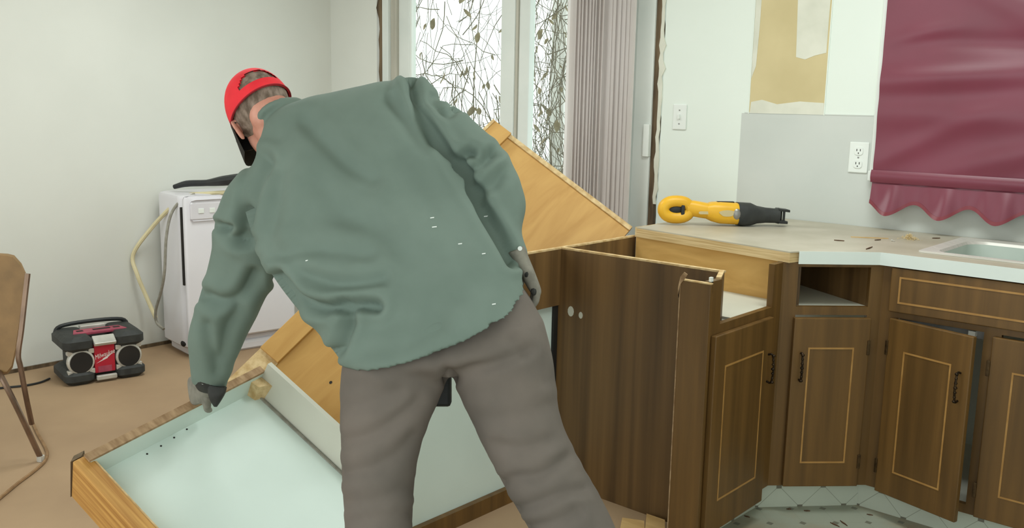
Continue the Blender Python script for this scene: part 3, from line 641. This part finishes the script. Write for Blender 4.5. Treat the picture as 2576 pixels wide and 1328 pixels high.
for y in (.07, .13, .19): t.part('button', obox((DWD+.012, y, h-.12), (.004, 0, 0), (0, .03, 0), (0, 0, .025)), MT['plate'], parent=dr, local=True, bevel=.002)
t.part('foot_hole', ell((DWD-.09, .004, .075), (.025, 0, 0), (0, .012, 0), (0, 0, .016)), MT['dark'], local=True)
TZ = h-.03
bp = lambda x, y: onz(x, y, TZ+.012)
pts = [P(438, 470, 5.0), P(470, 462, 4.98), P(520, 460, 4.95), P(560, 455, 4.9), P(620, 448, 4.86)]
for q in pts: q[2] = max(q[2], TZ+.02)
solo('black_handle_bar', tube(pts, [.012, .017, .017, .026, .03], 8, 6), MT['black'], 'curved black plastic bar lying on top of the white dishwasher', 'bar', smooth=True)
def dwz(x, y, d): return P(x, y, d)
solo('drain_tube', tube([P(600, 482, 4.9), P(520, 487, 4.95), P(470, 492, 4.97), P(432, 520, 4.95), P(380, 575, 5.0), P(335, 640, 5.03), P(345, 690, 5.03), P(370, 750, 5.05), P(392, 800, 5.05)], .011, 8, 6), MT['tubey'], 'yellowed drain tube looping from the dishwasher top toward the wall', 'tube', smooth=True)
solo('supply_hose', tube([P(490, 488, 4.90), P(455, 505, 4.86), P(430, 540, 4.84), P(418, 600, 4.83), P(414, 680, 4.84), P(406, 730, 4.88), P(392, 780, 4.94), P(394, 810, 4.96), P(412, 828, 4.93)], .0075, 8, 6), MT['tubeg'], 'thin grey hose running down the side of the white dishwasher', 'hose', smooth=True)

# ------------------------------------------------------------------ jobsite radio
ra, rb, rc = onz(172, 974, 0), onz(362, 944, 0), onz(112, 944, 0)
rx = unit(rb-ra); ry = np.array([-rx[1], rx[0], 0]); RW = np.linalg.norm(rb-ra); RD = .25; RH = .235
t = Thing('jobsite_radio', 'black and red rugged jobsite radio with two round speakers on the floor', 'radio', M=frameM(ra, rx, ry, up))
t.part('core', obox((.03, .025, .03), (RW-.06, 0, 0), (0, RD-.05, 0), (0, 0, RH-.06)), MT['rubber'], local=True, bevel=.01)
t.part('red_front', obox((RW*.36, .008, .045), (RW*.27, 0, 0), (0, .03, 0), (0, 0, RH-.075)), MT['red'], local=True, bevel=.004)
dsp = t.part('display', obox((RW*.40, .006, .048), (RW*.18, 0, 0), (0, .004, 0), (0, 0, .03)), MT['pinkr'], local=True)
for (x0, x1) in ((-.012, RW*.36), (RW*.63, RW+.012)):
    for (z0, z1, f0) in ((.0, .07, -.012), (RH-.075, RH, -.012)):
        g = loft([rr(x0+q, x1-q, f0+q, RD+.012-q, .035, z) for q, z in ((.018, z0), (0, z0+.02), (0, z1-.02), (.02, z1))])
        t.part('bumper', g, MT['rubber'], local=True, smooth=True)
for cx in (RW*.185, RW*.815):
    cz = RH*.47; sp = t.part('speaker_surround', joinm(loft([ring((cx, y, cz), (r_, 0, 0), (0, 0, r_), 28) for y, r_ in ((.03, .062), (.006, .062), (.0, .056), (.0, .050), (.012, .047))]),
            *[obox((cx+sx1*.048-.013, .004, cz+sz1*.050-.012), (.026, 0, 0), (0, .03, 0), (0, 0, .024)) for sx1 in (-1, 1) for sz1 in (-1, 1)]), MT['silver'], local=True, bevel=.003)
    t.part('speaker_grille', loft([ring((cx, y, cz), (.051, 0, 0), (0, 0, .051), 28) for y in (.03, -.002)]), MT['dark'], local=True)
t.part('silver_bar', obox((RW*.35, -.014, RH-.052), (RW*.29, 0, 0), (0, .05, .030), (0, -.01, .016)), MT['silver'], local=True, bevel=.004)
t.part('silver_bar', obox((RW*.365, -.012, .012), (RW*.27, 0, 0), (0, .02, 0), (0, 0, .024)), MT['silver'], local=True, bevel=.005)
tp = t.part('red_deck', prism([(.05, .07, RH-.01), (RW-.05, .07, RH-.01), (RW-.07, .15, RH-.01), (.07, .15, RH-.01)], (0, 0, .014)), MT['pinkr'], local=True, bevel=.003)
for x0, x1 in ((.075, .105), (.15, .23), (RW-.105, RW-.075)): t.part('deck_slot', obox((x0, .10, RH+.0035), (x1-x0, 0, 0), (0, .022, 0), (0, 0, .002)), MT['dark'], parent=tp, local=True)
t.part('top_handle', obox((RW*.3, .165, RH-.005), (RW*.34, 0, 0), (0, .035, 0), (0, 0, .022)), MT['silver'], local=True, bevel=.005)
t.part('carry_bar', tube([(.0, RD-.02, RH-.03), (.03, RD-.02, RH+.012), (RW*.5, RD-.02, RH+.022), (RW-.03, RD-.02, RH+.012), (RW, RD-.02, RH-.03)], .010, 8, 5), MT['black'], local=True, smooth=True)
cu = bpy.data.curves.new('logo', 'FONT'); cu.body = 'Milwaukee'; cu.size = .026; cu.shear = .35; cu.extrude = .0004; cu.align_x = 'CENTER'
to = bpy.data.objects.new('logo_tmp', cu); COL.objects.link(to); dg_ = bpy.context.evaluated_depsgraph_get(); me = bpy.data.meshes.new_from_object(to.evaluated_get(dg_)); bpy.data.objects.remove(to)
V = [tuple(v.co) for v in me.vertices]; a = math.radians(14)
V = [(RW*.5+ (x*.86)*math.cos(a)-(y*1.25)*math.sin(a), .0072-z, RH*.53+(x*.86)*math.sin(a)+(y*1.25)*math.cos(a)) for x, y, z in V]
t.part('logo_lettering', (V, [tuple(p.vertices) for p in me.polygons]), MT['wtext'], local=True)
t.part('logo_bolt', prism([(RW*.38, .0075, RH*.40), (RW*.47, .0075, RH*.475), (RW*.465, .0075, RH*.485), (RW*.615, .0075, RH*.60), (RW*.53, .0075, RH*.495), (RW*.535, .0075, RH*.487)], (0, -.0008, 0)), MT['wtext'], local=True)
solo('radio_cord', tube([onz(125, 952, .006), onz(100, 962, .006), onz(60, 970, .006), onz(0, 976, .006), onz(-80, 985, .006)], .005, 6, 6), MT['black'], 'black power cord running along the floor to the radio', 'cord', smooth=True)

# ------------------------------------------------------------------ dinette chair at the left edge
D0 = 3.45
t = Thing('dinette_chair', 'brown vinyl dinette chair with bronze tube legs at the left edge', 'chair', onz(40, 1150, 0))
bk = []
def q3(x, y, d): return P(x, y, d)
for d, s in ((D0+.10, 0), (D0+.085, 1), (D0+.05, 1), (D0+.03, 0)):
    out = [(-190, 700), (-180, 655), (-140, 637), (-60, 633), (20, 638), (36, 642), (54, 662), (66, 688), (62, 740), (52, 810), (42, 880), (32, 925), (20, 940), (-60, 952), (-150, 950), (-185, 930), (-192, 820)]
    c = np.array([-60, 795])
    bk.append([q3(*(c+(np.array(o)-c)*(1 if s else .965)), d) for o in out])
t.part('backrest', loft(bk), MT['chair'], smooth=True)
cz_ = P(-60, 925, D0+.06); cl = -CR*np.array([1, 1, 0]); cl = unit(cl); cw = np.array([-cl[1], cl[0], 0]); sb_ = np.array([cz_[0], cz_[1], .40]) + cl*.06
t.part('seat', obox(sb_-cw*.21, cl*.42, cw*.42, up*.05), MT['chair'], bevel=.015)
t.part('back_tube', tube([P(70, 688, D0+.02), P(64, 740, D0+.02), P(54, 830, D0+.01), P(46, 892, D0+.01), P(52, 925, D0+.02), P(66, 1000, D0+.05), P(80, 1066, D0+.10)], .010, 8, 5), MT['tube'], smooth=True)
lg = onz(103, 1160, .0)
t.part('leg', tube([P(-6, 930, D0+.04), P(10, 960, D0+.0), P(50, 1040, D0+.02), lg+up*.012], .0105, 8, 5), MT['tube'], smooth=True)
t.part('foot_cap', tube([lg+up*.022, lg+up*.001], .014, 8, 1), MT['silver'], smooth=True)
for ddx in (cl*.45, cl*.42+cw*.4):
    l2 = lg+np.array(ddx); t.part('leg', tube([sb_+(ddx-cw*.2)*.8, l2+up*.012], .0105, 8, 1), MT['tube'], smooth=True)
solo('extension_cord', tube([onz(84, 1066, .006), onz(96, 1092, .006), onz(112, 1120, .006), onz(119, 1140, .006), onz(112, 1160, .006), onz(85, 1185, .006), onz(45, 1215, .006), onz(0, 1252, .006), onz(-60, 1300, .006)], .006, 6, 6), MT['cord'], 'tan extension cord curving around the chair leg on the floor', 'cord', smooth=True)

# ------------------------------------------------------------------ the man
def pxr(L, R, d, t_, n=28, e=2.3, tilt=0.):
    """ring between two silhouette pixels at camera depth d (or (dL,dR)), half thickness t_ along the view"""
    dl, dr_ = (d, d) if not hasattr(d, '__len__') else d
    a, b = P(*L, dl), P(*R, dr_); c = (a+b)/2; ax = (b-a)/2
    q = CF*1. + CU*tilt; q = q-ax*(q@ax)/(ax@ax); return ring(c, ax, unit(q)*t_, n, e)
def shrink(rings, s): return [[np.mean(r, 0)+(p-np.mean(r, 0))*s for p in r] for r in rings]
def densify(rings, k=4):
    n = len(rings[0]); cols = [smoothpath([r[j] for r in rings], k) for j in range(n)]
    return [[cols[j][i] for j in range(n)] for i in range(len(cols[0]))]
TORSO = [pxr((700, 285), (778, 262), 2.50, .05), pxr((668, 318), (830, 240), 2.48, .075), pxr((648, 398), (985, 208), 2.45, .10), pxr((612, 478), (1060, 232), 2.42, .12), pxr((622, 540), (1105, 318), 2.38, .135), pxr((650, 620), (1150, 400), 2.34, .14),
         pxr((690, 695), (1205, 490), 2.30, .15), pxr((742, 765), (1255, 580), 2.26, .155), pxr((800, 828), (1293, 650), 2.23, .165, tilt=.2), pxr((845, 875), (1316, 708), 2.19, .175, tilt=.36)]
HEM = [pxr((858, 895), (1320, 722), 2.18, .178, tilt=.42), pxr((885, 880), (1298, 712), 2.18, .160, tilt=.42), pxr((890, 845), (1275, 685), 2.2, .15, tilt=.3)]
ARML = [pxr((648, 425), (800, 490), 2.44, .08), pxr((583, 462), (745, 560), 2.45, .085), pxr((549, 535), (715, 620), 2.47, .08), pxr((540, 610), (693, 680), 2.50, .078), pxr((522, 690), (668, 742), 2.53, .075), pxr((500, 765), (640, 800), 2.56, .07),
        pxr((476, 845), (606, 868), 2.60, .062), pxr((478, 895), (585, 915), 2.64, .054), pxr((482, 940), (570, 955), 2.67, .046), pxr((484, 965), (568, 982), 2.69, .042)]
ARMR = [pxr((940, 290), (1020, 205), 2.43, .08), pxr((1010, 330), (1085, 245), 2.40, .085), pxr((1075, 385), (1150, 272), 2.38, .085), pxr((1130, 430), (1212, 322), 2.35, .08), pxr((1170, 480), (1262, 375), 2.33, .075), pxr((1190, 520), (1302, 445), 2.31, .07),
        pxr((1215, 560), (1324, 512), 2.29, .062), pxr((1242, 600), (1312, 580), 2.27, .052), pxr((1262, 640), (1318, 632), 2.25, .044), pxr((1275, 668), (1322, 662), 2.24, .040)]
PELV = [pxr((970, 740), (1220, 650), 2.25, .06), pxr((915, 790), (1290, 690), 2.23, .10), pxr((876, 880), (1350, 775), 2.21, .135), pxr((864, 930), (1378, 860), 2.19, .15), pxr((890, 950), (1380, 925), 2.19, .10)]
LEGL = [pxr((880, 840), (1120, 830), 2.20, .12), pxr((864, 915), (1140, 905), 2.19, .13), pxr((859, 985), (1110, 990), 2.18, .115), pxr((859, 1060), (1078, 1065), 2.17, .105), pxr((861, 1140), (1052, 1145), 2.16, .095), pxr((864, 1225), (1041, 1228), 2.15, .09),
        pxr((871, 1328), (1036, 1328), 2.14, .085), pxr((872, 1450), (1030, 1450), 2.13, .08), pxr((880, 1600), (1020, 1600), 2.12, .075), pxr((886, 1745), (1016, 1745), 2.11, .07)]
LEGR = [pxr((1130, 840), (1366, 800), 2.20, .12), pxr((1135, 920), (1388, 890), 2.19, .13), pxr((1160, 1000), (1398, 970), 2.18, .118), pxr((1200, 1085), (1410, 1050), 2.17, .108), pxr((1240, 1165), (1436, 1115), 2.16, .1), pxr((1285, 1250), (1478, 1195), 2.15, .095),
        pxr((1340, 1345), (1532, 1290), 2.14, .09), pxr((1398, 1460), (1580, 1410), 2.13, .082), pxr((1460, 1600), (1625, 1565), 2.12, .076), pxr((1515, 1740), (1668, 1720), 2.11, .07)]
def remesh(name, geo, vox, m, it=8, lam=.5):
    o = mk(name, geo, m); md = o.modifiers.new('r', 'REMESH'); md.mode = 'VOXEL'; md.voxel_size = vox
    dgp = bpy.context.evaluated_depsgraph_get(); me = bpy.data.meshes.new_from_object(o.evaluated_get(dgp)); bpy.data.objects.remove(o)
    nv = len(me.vertices); co = np.empty(nv*3); me.vertices.foreach_get('co', co); co = co.reshape(-1, 3)
    e = np.empty(len(me.edges)*2, int); me.edges.foreach_get('vertices', e); e = e.reshape(-1, 2)
    deg = np.bincount(e.ravel(), minlength=nv)[:, None].clip(1)
    for k in range(it):
        s = np.zeros_like(co); np.add.at(s, e[:, 0], co[e[:, 1]]); np.add.at(s, e[:, 1], co[e[:, 0]])
        co = co + (s/deg-co)*(lam if k % 2 == 0 else lam*.6)
    me.vertices.foreach_set('co', co.ravel()); me.update(); me.name = name
    return me, co
def normals(me):
    n = np.empty(len(me.vertices)*3); me.vertices.foreach_get('normal', n); return n.reshape(-1, 3)
def segdist(p, poly):
    best = np.full(len(p), 1e9)
    for a, b in zip(poly[:-1], poly[1:]):
        a, b = np.array(a, float), np.array(b, float); ab = b-a; tt = np.clip(((p-a)@ab)/(ab@ab), 0, 1); best = np.minimum(best, np.linalg.norm(p-(a+tt[:, None]*ab), axis=1))
    return best
def folds(me, co, lst, gain=.9):
    """press creases and raise ridges (polylines given on the visible side) into the cloth"""
    n = normals(me); fc = np.einsum('ij,ij->i', n, CAM-co) > 0; px = proj(co)[:, :2]; disp = np.zeros(len(co))
    for poly, wd, dp in lst:
        d = segdist(px, smoothpath(poly, 5)); dp *= gain; disp += np.where(fc, -dp*np.exp(-(d/wd)**2) + dp*.22*np.exp(-((d-2.1*wd)/wd)**2), 0)
    disp = np.clip(disp, -.027, .010); co = co + n*disp[:, None]; me.vertices.foreach_set('co', co.ravel()); me.update(); return co
def finish(name, me, m, parent, loc):
    me.materials.clear(); me.materials.append(m); me.polygons.foreach_set('use_smooth', [True]*len(me.polygons))
    co = np.empty(len(me.vertices)*3); me.vertices.foreach_get('co', co); co = co.reshape(-1, 3)-loc; me.vertices.foreach_set('co', co.ravel()); me.update()
    o = bpy.data.objects.new(name, me); COL.objects.link(o)
    if parent is not None: o.parent = parent
    else: o.location = [float(q) for q in loc]
    return o
# head frame
def cv(r, u, f): return CR*r + CU*u + CF*f
hf = unit(cv(-.30, -.46, .84)); hr_ = cv(.80, .40, .0); hr_ = unit(hr_ - hf*(hr_@hf) if False else hr_ + CF*((-(CR*.8+CU*.4)@hf)/(CF@hf))); hu = np.cross(hr_, hf)
HC = P(667, 296, 2.56)
def H(x, y, z): return HC + hr_*x + hf*y + hu*z
def hell(c, rx_, ry_, rz_, n=20, m=12): return ell(H(*c), hr_*rx_, hf*ry_, hu*rz_, n, m)
neck0 = P(735, 310, 2.52)
head = [hell((0, -.005, .035), .077, .098, .088), hell((0, .03, -.035), .062, .066, .085), hell((0, .045, -.085), .038, .04, .032), hell((0, -.055, -.03), .062, .05, .06),
        loft([ring(H(0, -.02, -.03), hr_*.058, hf*.062), ring(H(0, -.035, -.09), hr_*.058, hf*.06), ring(P(735, 330, 2.47), CR*.062+CU*.02, CF*.06-CU*.03), ring(P(770, 400, 2.43), CR*.09, CF*.07)]),
        loft([ring(H(0, .092, .02), hr_*.008, hu*.012, 10), ring(H(0, .105, -.005), hr_*.012, hu*.012, 10), ring(H(0, .118, -.03), hr_*.016, hu*.012, 10), ring(H(0, .10, -.04), hr_*.014, hu*.006, 10)]),
        hell((0, .093, -.062), .026, .012, .007), hell((0, .092, -.074), .024, .012, .008), hell((-.032, .083, .004), .014, .010, .009), hell((.032, .083, .004), .014, .010, .009)]
for s in (-1, 1):
    earo = [(math.cos(q)*(.020+.004*math.sin(q)), math.sin(q)*.034) for q in np.linspace(0, 6.28, 17)[:-1]]
    rgs = []
    for off, sc_ in ((-.004, .8), (.0, 1), (.006, 1.), (.009, .85)):
        rgs.append([H(s*(.074+off)+s*.020*(-(a_*sc_)/.02)*.45+s*.008, .002+a_*sc_*.9, -.008+b_*sc_) for a_, b_ in earo])
    head.append(loft(rgs))
bodygeo = joinm(loft(densify(shrink(TORSO, .68))), loft(densify(shrink(ARML, .55))), loft(densify(shrink(ARMR, .5))), loft(densify(shrink(PELV[:-1], .76))), loft(densify(shrink(LEGL, .72))), loft(densify(shrink(LEGR, .72))), *head)
me, co = remesh('body', bodygeo, .0055, MT['skin'], 4, .35)
fl_, fr_ = P(951, 1800, 2.105), P(1602, 1790, 2.105)
base_ = np.array([(fl_[0]+fr_[0])/2, (fl_[1]+fr_[1])/2, 0])
man = finish('person', me, MT['skin'], None, base_)
tag(man, 'man in red cap, green shirt and grey trousers bending over the tipped cabinet', 'person')
def mpart(name, geo, m, parent=None, **k):
    v, f = geo; o = mk(name, (np.array(v, float)-base_, f), m, **k); o.parent = parent or man; return o
# shirt
collar = []
for c_, a_, b_ in ((P(722, 300, 2.50), .078, .07), (P(712, 290, 2.515), .078, .07)):
    collar.append(ring(c_, unit(hr_*.8+CR*.3)*a_, unit(CF*.8-CU*.5)*b_, 28))
sg = joinm(loft(densify(TORSO+HEM)), loft(densify(ARML)), loft(densify(ARMR)), loft(collar), ell(P(1035, 262, 2.42), CR*.075, CF*.08, CU*.07), ell(P(660, 490, 2.45), CR*.08, CF*.08, CU*.075))
me, co = remesh('shirt', sg, .0062, MT['shirt'], 12, .5)
co = folds(me, co, [([(1034, 200), (1050, 262), (1088, 330), (1125, 385), (1165, 432)], 13, .016), ([(1165, 432), (1200, 500), (1240, 570), (1290, 655)], 15, .018), ([(985, 250), (1030, 310), (1075, 360)], 22, .006),
    ([(770, 305), (820, 360), (880, 415), (930, 450)], 26, .007), ([(668, 400), (640, 460), (622, 530), (612, 600)], 17, .013), ([(700, 430), (690, 520), (670, 600)], 24, .006),
    ([(700, 695), (750, 755), (810, 775), (870, 765), (945, 768)], 15, .016), ([(865, 775), (880, 800), (862, 850), (850, 880)], 15, .012), ([(700, 640), (800, 625), (920, 640)], 24, .006), ([(760, 690), (860, 715), (960, 700)], 20, .007),
    ([(1150, 425), (1168, 395), (1185, 385)], 14, .014), ([(1175, 440), (1205, 415), (1240, 385)], 14, .010), ([(1195, 480), (1230, 470), (1260, 440)], 18, .007), ([(1085, 255), (1120, 285), (1150, 270)], 13, .007),
    ([(640, 690), (610, 740), (560, 760), (515, 745)], 16, .010), ([(560, 575), (585, 600), (630, 610)], 15, .008), ([(600, 780), (570, 830), (560, 900)], 17, .008), ([(520, 820), (530, 880), (545, 930)], 14, .006), ([(548, 565), (562, 576), (580, 570)], 9, .008),
    ([(820, 470), (900, 560), (980, 620), (1080, 660)], 40, .005), ([(1000, 420), (1080, 520), (1150, 600)], 40, .005), ([(930, 820), (1040, 800), (1150, 740)], 34, .005), ([(900, 880), (1000, 870), (1100, 820)], 26, .004), ([(780, 560), (870, 540), (960, 560)], 36, .004)], 2.3)
nv_ = normals(me); px_ = proj(co)[:, :2]; fcm = np.einsum('ij,ij->i', nv_, CAM-co) > 0; fg = []
for fx, fy, l_ in ((1080, 552, 10), (1087, 573, 12), (1214, 548, 12), (1153, 617, 10), (1210, 640, 9), (1132, 270, 8), (770, 655, 6), (1238, 765, 9)):
    dd = np.where(fcm, np.hypot(px_[:, 0]-fx, px_[:, 1]-fy), 1e9); i_ = int(dd.argmin()); fg.append(obox(co[i_]+nv_[i_]*.0012, CR*l_*.0009+CU*.0012, CU*.0022, nv_[i_]*.0006))
FLK = joinm(*fg)
shirt = finish('shirt', me, MT['shirt'], man, base_)
me, co = remesh('trousers', joinm(loft(densify(PELV)), loft(densify(LEGL)), loft(densify(LEGR))), .0075, MT['trous'], 7, .5)
co = folds(me, co, [([(1132, 948), (1180, 930), (1250, 915), (1330, 880)], 14, .010), ([(1132, 948), (1100, 900), (1090, 860)], 16, .008), ([(1130, 955), (1060, 975), (980, 985), (900, 970)], 20, .004), ([(1225, 1235), (1290, 1205), (1360, 1195), (1430, 1150)], 14, .010),
    ([(1250, 1120), (1310, 1130), (1380, 1110)], 16, .008), ([(1265, 1290), (1340, 1270), (1420, 1240), (1470, 1230)], 14, .009), ([(1300, 1330), (1380, 1320), (1450, 1290)], 16, .008), ([(1200, 1050), (1280, 1050), (1380, 1020)], 20, .005), ([(1290, 860), (1340, 900), (1370, 960)], 16, .006),
    ([(870, 1110), (930, 1095), (990, 1060), (1050, 1010)], 16, .009), ([(870, 1190), (940, 1175), (1000, 1140), (1040, 1100)], 16, .008), ([(875, 1265), (950, 1260), (1030, 1225)], 18, .007), ([(880, 1020), (940, 1010), (1000, 990)], 18, .005), ([(890, 1310), (960, 1300), (1035, 1290)], 16, .006)])
finish('trousers', me, MT['trous'], man, base_)
def pxdisc(c, r_, n_, th): 
    n_ = unit(n_); a_ = unit(np.cross(n_, (0, .3, 1))); b_ = np.cross(n_, a_); return loft([ring(c+n_*q, a_*r_, b_*r_, 10) for q in (0, th)])
for px, py, d in ((514, 934, 2.615), (512, 962, 2.64), (1294, 548, 2.245), (1308, 625, 2.205)):
    mpart('cuff_button', pxdisc(P(px, py, d), .0055, -CF, .004), MT['plate'], shirt)
fk = mpart('paint_flecks', FLK, MT['plate'], shirt); fk['kind'] = 'stuff'
# cap (head coordinates)
def capring(el, n=40, s=1., off=0.): 
    z = .022 + .112*s*math.sin(el) + off; k_ = math.cos(el)**.75
    return [H(.0885*s*k_*math.cos(2*math.pi*j/n), -.004+.1115*s*k_*math.sin(2*math.pi*j/n), z + .002*(1-math.sin(el))*math.sin(2*math.pi*j/n)) for j in range(n)]
NE = 24; els = [i*math.pi/2*.985/NE for i in range(NE+1)]
n = 80; V = []; Fc = []
for s in (1., .965):
    for e_ in els: V += capring(e_, n, s)
def hidx(i, j): jj = j % n; dj = (jj+.5-.75*n); return 4 <= i < 12 and (abs(dj)/(.115*n))**2+((i+.5-4)/6.)**2 < 1.
m_ = (NE+1)*n
for i in range(NE):
    for j in range(n):
        if hidx(i, j): continue
        a_ = i*n+j; b_ = i*n+(j+1) % n; Fc.append((a_, b_, b_+n, a_+n)); Fc.append((m_+a_, m_+a_+n, m_+b_+n, m_+b_))
for j in range(n): a_, b_ = j, (j+1) % n; Fc.append((a_, m_+a_, m_+b_, b_))
Fc.append(tuple(range(NE*n, (NE+1)*n)))
capo = mpart('cap', (V, Fc), MT['cap'], smooth=True)
br = []
for q in np.linspace(0, 1, 7):
    row = []
    for j in range(17):
        a_ = math.radians(4+172*j/16); wx = math.cos(a_); x = .0905*wx*(1-.02*q); y0_ = -.004+.105*math.sin(a_); y = y0_ + q*(.088*math.sin(a_)**.35); z = .028-.024*q*q - .035*(wx**2)*q - .022*q
        row.append((x, y, z))
    br.append(row)
V = [H(*p) for r in br for p in r] + [H(p[0], p[1], p[2]-.004) for r in br for p in r]; m_ = 7*17; Fc = []
for i in range(6):
    for j in range(16):
        a_ = i*17+j; Fc.append((a_, a_+17, a_+18, a_+1)); Fc.append((m_+a_, m_+a_+1, m_+a_+18, m_+a_+17))
bd = list(range(17)) + [i*17+16 for i in range(1, 7)] + [6*17+j for j in range(15, -1, -1)] + [i*17 for i in range(5, 0, -1)]
for i in range(len(bd)): a_, b_ = bd[i], bd[(i+1) % len(bd)]; Fc.append((a_, b_, m_+b_, m_+a_))
mpart('brim', (V, Fc), MT['brim'], capo, smooth=True)
mpart('button', hell((0, -.004, .138), .007, .007, .004, 10, 6), MT['cap'], capo, smooth=True)
edge = capring(0, n, 1.008)
mpart('sweatband_edge', tube(edge, .0022, 6, 1, True), mat('dark_red_piping', (150, 26, 36), None, (20,)*3, .8), capo, smooth=True)
# hair: shell on back and sides of the head under the cap
V = []; rows = 12; cols = 36
def hairp(r_, c_, off):
    a_ = math.radians(-208+236*c_/(cols-1)); z = .112-(.112+.085*(.5-.5*math.sin(a_)))*r_/(rows-1)-.012*r_/(rows-1)
    k_ = math.sqrt(max(.05, 1-((z-.035)/.10)**2)); return H((.0775+off)*k_*math.cos(a_), -.006+(.0995+off)*k_*math.sin(a_), z)
rn = random.Random(3)
for off in (.0045, -.006): V += [hairp(r_, c_, off*(1-.9*(r_ == rows-1)) + (rn.uniform(-.001, .001) if off > 0 else 0)) for r_ in range(rows) for c_ in range(cols)]
m_ = rows*cols; Fc = []
for r_ in range(rows-1):
    for c_ in range(cols-1):
        a_ = r_*cols+c_; Fc.append((a_, a_+cols, a_+cols+1, a_+1)); Fc.append((m_+a_, m_+a_+1, m_+a_+cols+1, m_+a_+cols))
bd = list(range(cols)) + [i*cols+cols-1 for i in range(1, rows)] + [(rows-1)*cols+j for j in range(cols-2, -1, -1)] + [i*cols for i in range(rows-2, 0, -1)]
for i in range(len(bd)): a_, b_ = bd[i], bd[(i+1) % len(bd)]; Fc.append((a_, b_, m_+b_, m_+a_))
mpart('hair', (V, Fc), MT['hair'], smooth=True)
# safety glasses
gl = mpart('glasses', joinm(*[tube([H(s*.085, -.012, .008), H(s*.084, .03, .010), H(s*.074, .085, .008)], .0026, 6, 4) for s in (-1, 1)], tube([H(-.012, .112, .008), H(0, .116, .011), H(.012, .112, .008)], .002, 6, 4)), MT['black'], smooth=True)
for s in (-1, 1): mpart('lens', loft([ring(H(s*.038, y, .0), hr_*.030, hu*.020, 20, 2.6) for y in (.104, .1065)]), MT['black'], gl)
# gloves with five fingers
def hand(wr, dirn, palmn, side, curl, parts, size=1.):
    """wr wrist point, dirn towards the knuckles, palmn out of the palm, side towards the thumb"""
    d, pn = unit(dirn), unit(palmn); s = unit(side-d*(side@d)); pn = unit(np.cross(d, s))*(1 if np.cross(d, s)@pn > 0 else -1); g = []
    S = size
    def at(a, b, c): return wr + d*a*S + s*b*S + pn*c*S
    g.append(loft(densify([ring(at(-.035, 0, 0), s*.030*S, pn*.024*S, 16), ring(at(0, 0, 0), s*.031*S, pn*.021*S, 16), ring(at(.04, .002, 0), s*.042*S, pn*.019*S, 16, 2.6), ring(at(.085, 0, 0), s*.044*S, pn*.015*S, 16, 2.8), ring(at(.098, 0, 0), s*.038*S, pn*.010*S, 16, 2.8)])))
    for k_, (b0, ln) in enumerate(((.032, .072), (.011, .080), (-.011, .074), (-.032, .058))):
        p = at(.085, b0, 0); ang = 0; pts = [at(.06, b0, 0), p]; dd = d
        for j, fr_ in enumerate((.45, .32, .23)):
            ang += math.radians(curl[j]); dd = d*math.cos(ang)+pn*math.sin(ang); p = p + dd*ln*fr_*S; pts.append(p)
        g.append(tube(pts, [.0105*S, .0105*S, .010*S, .0095*S, .007*S], 10, 4)); g.append(ell(pts[-1], d*.008*S, s*.008*S, pn*.008*S, 10, 6))
    tp_ = [at(.010, .028, .004), at(.035, .050, .012), at(.062, .062, .026), at(.085, .064, .044)]
    g.append(tube(tp_, [.014*S, .0125*S, .011*S, .009*S], 10, 4)); g.append(ell(tp_[-1], d*.0095*S, s*.0095*S, pn*.0095*S, 10, 6))
    me, _ = remesh('glove', joinm(*g), .0035, MT['glove'], 3, .4); return me
RT = P(478, 1000, 2.70)
lw = P(520, 972, 2.69)
# left hand hooks over the cabinet rail: fingers go over the far side, thumb stays on the near side
me = hand(lw, P(478, 985, 2.76)-lw, np.array([0, 0, -1.])*1+tn*-.2, CAM*0+P(540, 1040, 2.66)-lw, (38, 45, 30), None, .98)
gL = finish('glove', me, MT['glove'], man, base_)
mpart('glove_cuff', loft(densify([pxr((488, 930), (560, 946), 2.66, .040), pxr((492, 962), (562, 978), 2.68, .040), pxr((500, 978), (566, 990), 2.685, .036), pxr((506, 982), (556, 992), 2.685, .028)])), MT['gpalm'], gL, smooth=True)
mpart('thumb_pad', loft(densify([pxr((522, 965), (570, 975), 2.655, .020), pxr((524, 990), (566, 990), 2.645, .018), pxr((530, 1008), (556, 1008), 2.645, .014), pxr((538, 1022), (546, 1023), 2.65, .006)])), MT['gpalm'], gL, smooth=True)
rw = P(1312, 655, 2.235)
me = hand(rw, P(1352, 740, 2.25)-rw, P(1290, 720, 2.26)-P(1352, 700, 2.25), CF*1., (30, 40, 30), None, .92)
gR = finish('glove', me, MT['glove'], man, base_)
for px, py in ((1326, 690), (1343, 733)): mpart('knuckle_patch', ell(P(px, py, 2.212), CR*.008, CF*.008, CU*.010, 8, 6), MT['gpalm'], gR, smooth=True)
# pouch hanging in front of the man, seen between the thighs
pc = P(1112, 985, 2.42); mpart('tool_pouch', obox(P(1080, 1024, 2.40), CR*.055, CF*.05, CU*.13), MT['black'], bevel=.008)
# boots
for (c_, fd) in ((fl_, (-.55, .80, 0)), (fr_, (-.35, .92, 0))):
    fd = unit(fd); sd = np.array([fd[1], -fd[0], 0]); c_ = np.array([c_[0], c_[1], 0])
    b_ = mpart('boot', loft(densify([ring(c_+fd*.0+up*.20, sd*.058, fd*.062), ring(c_+fd*.01+up*.11, sd*.055, fd*.066), ring(c_+fd*.05+up*.055, sd*.054, fd*.13), ring(c_+fd*.065+up*.02, sd*.055, fd*.15, 28, 2.6)], 4)), MT['boot'], smooth=True)
    mpart('sole', loft([ring(c_+fd*.065+up*z, sd*.057, fd*.153, 28, 2.6) for z in (.0, .024)]), MT['black'], b_)
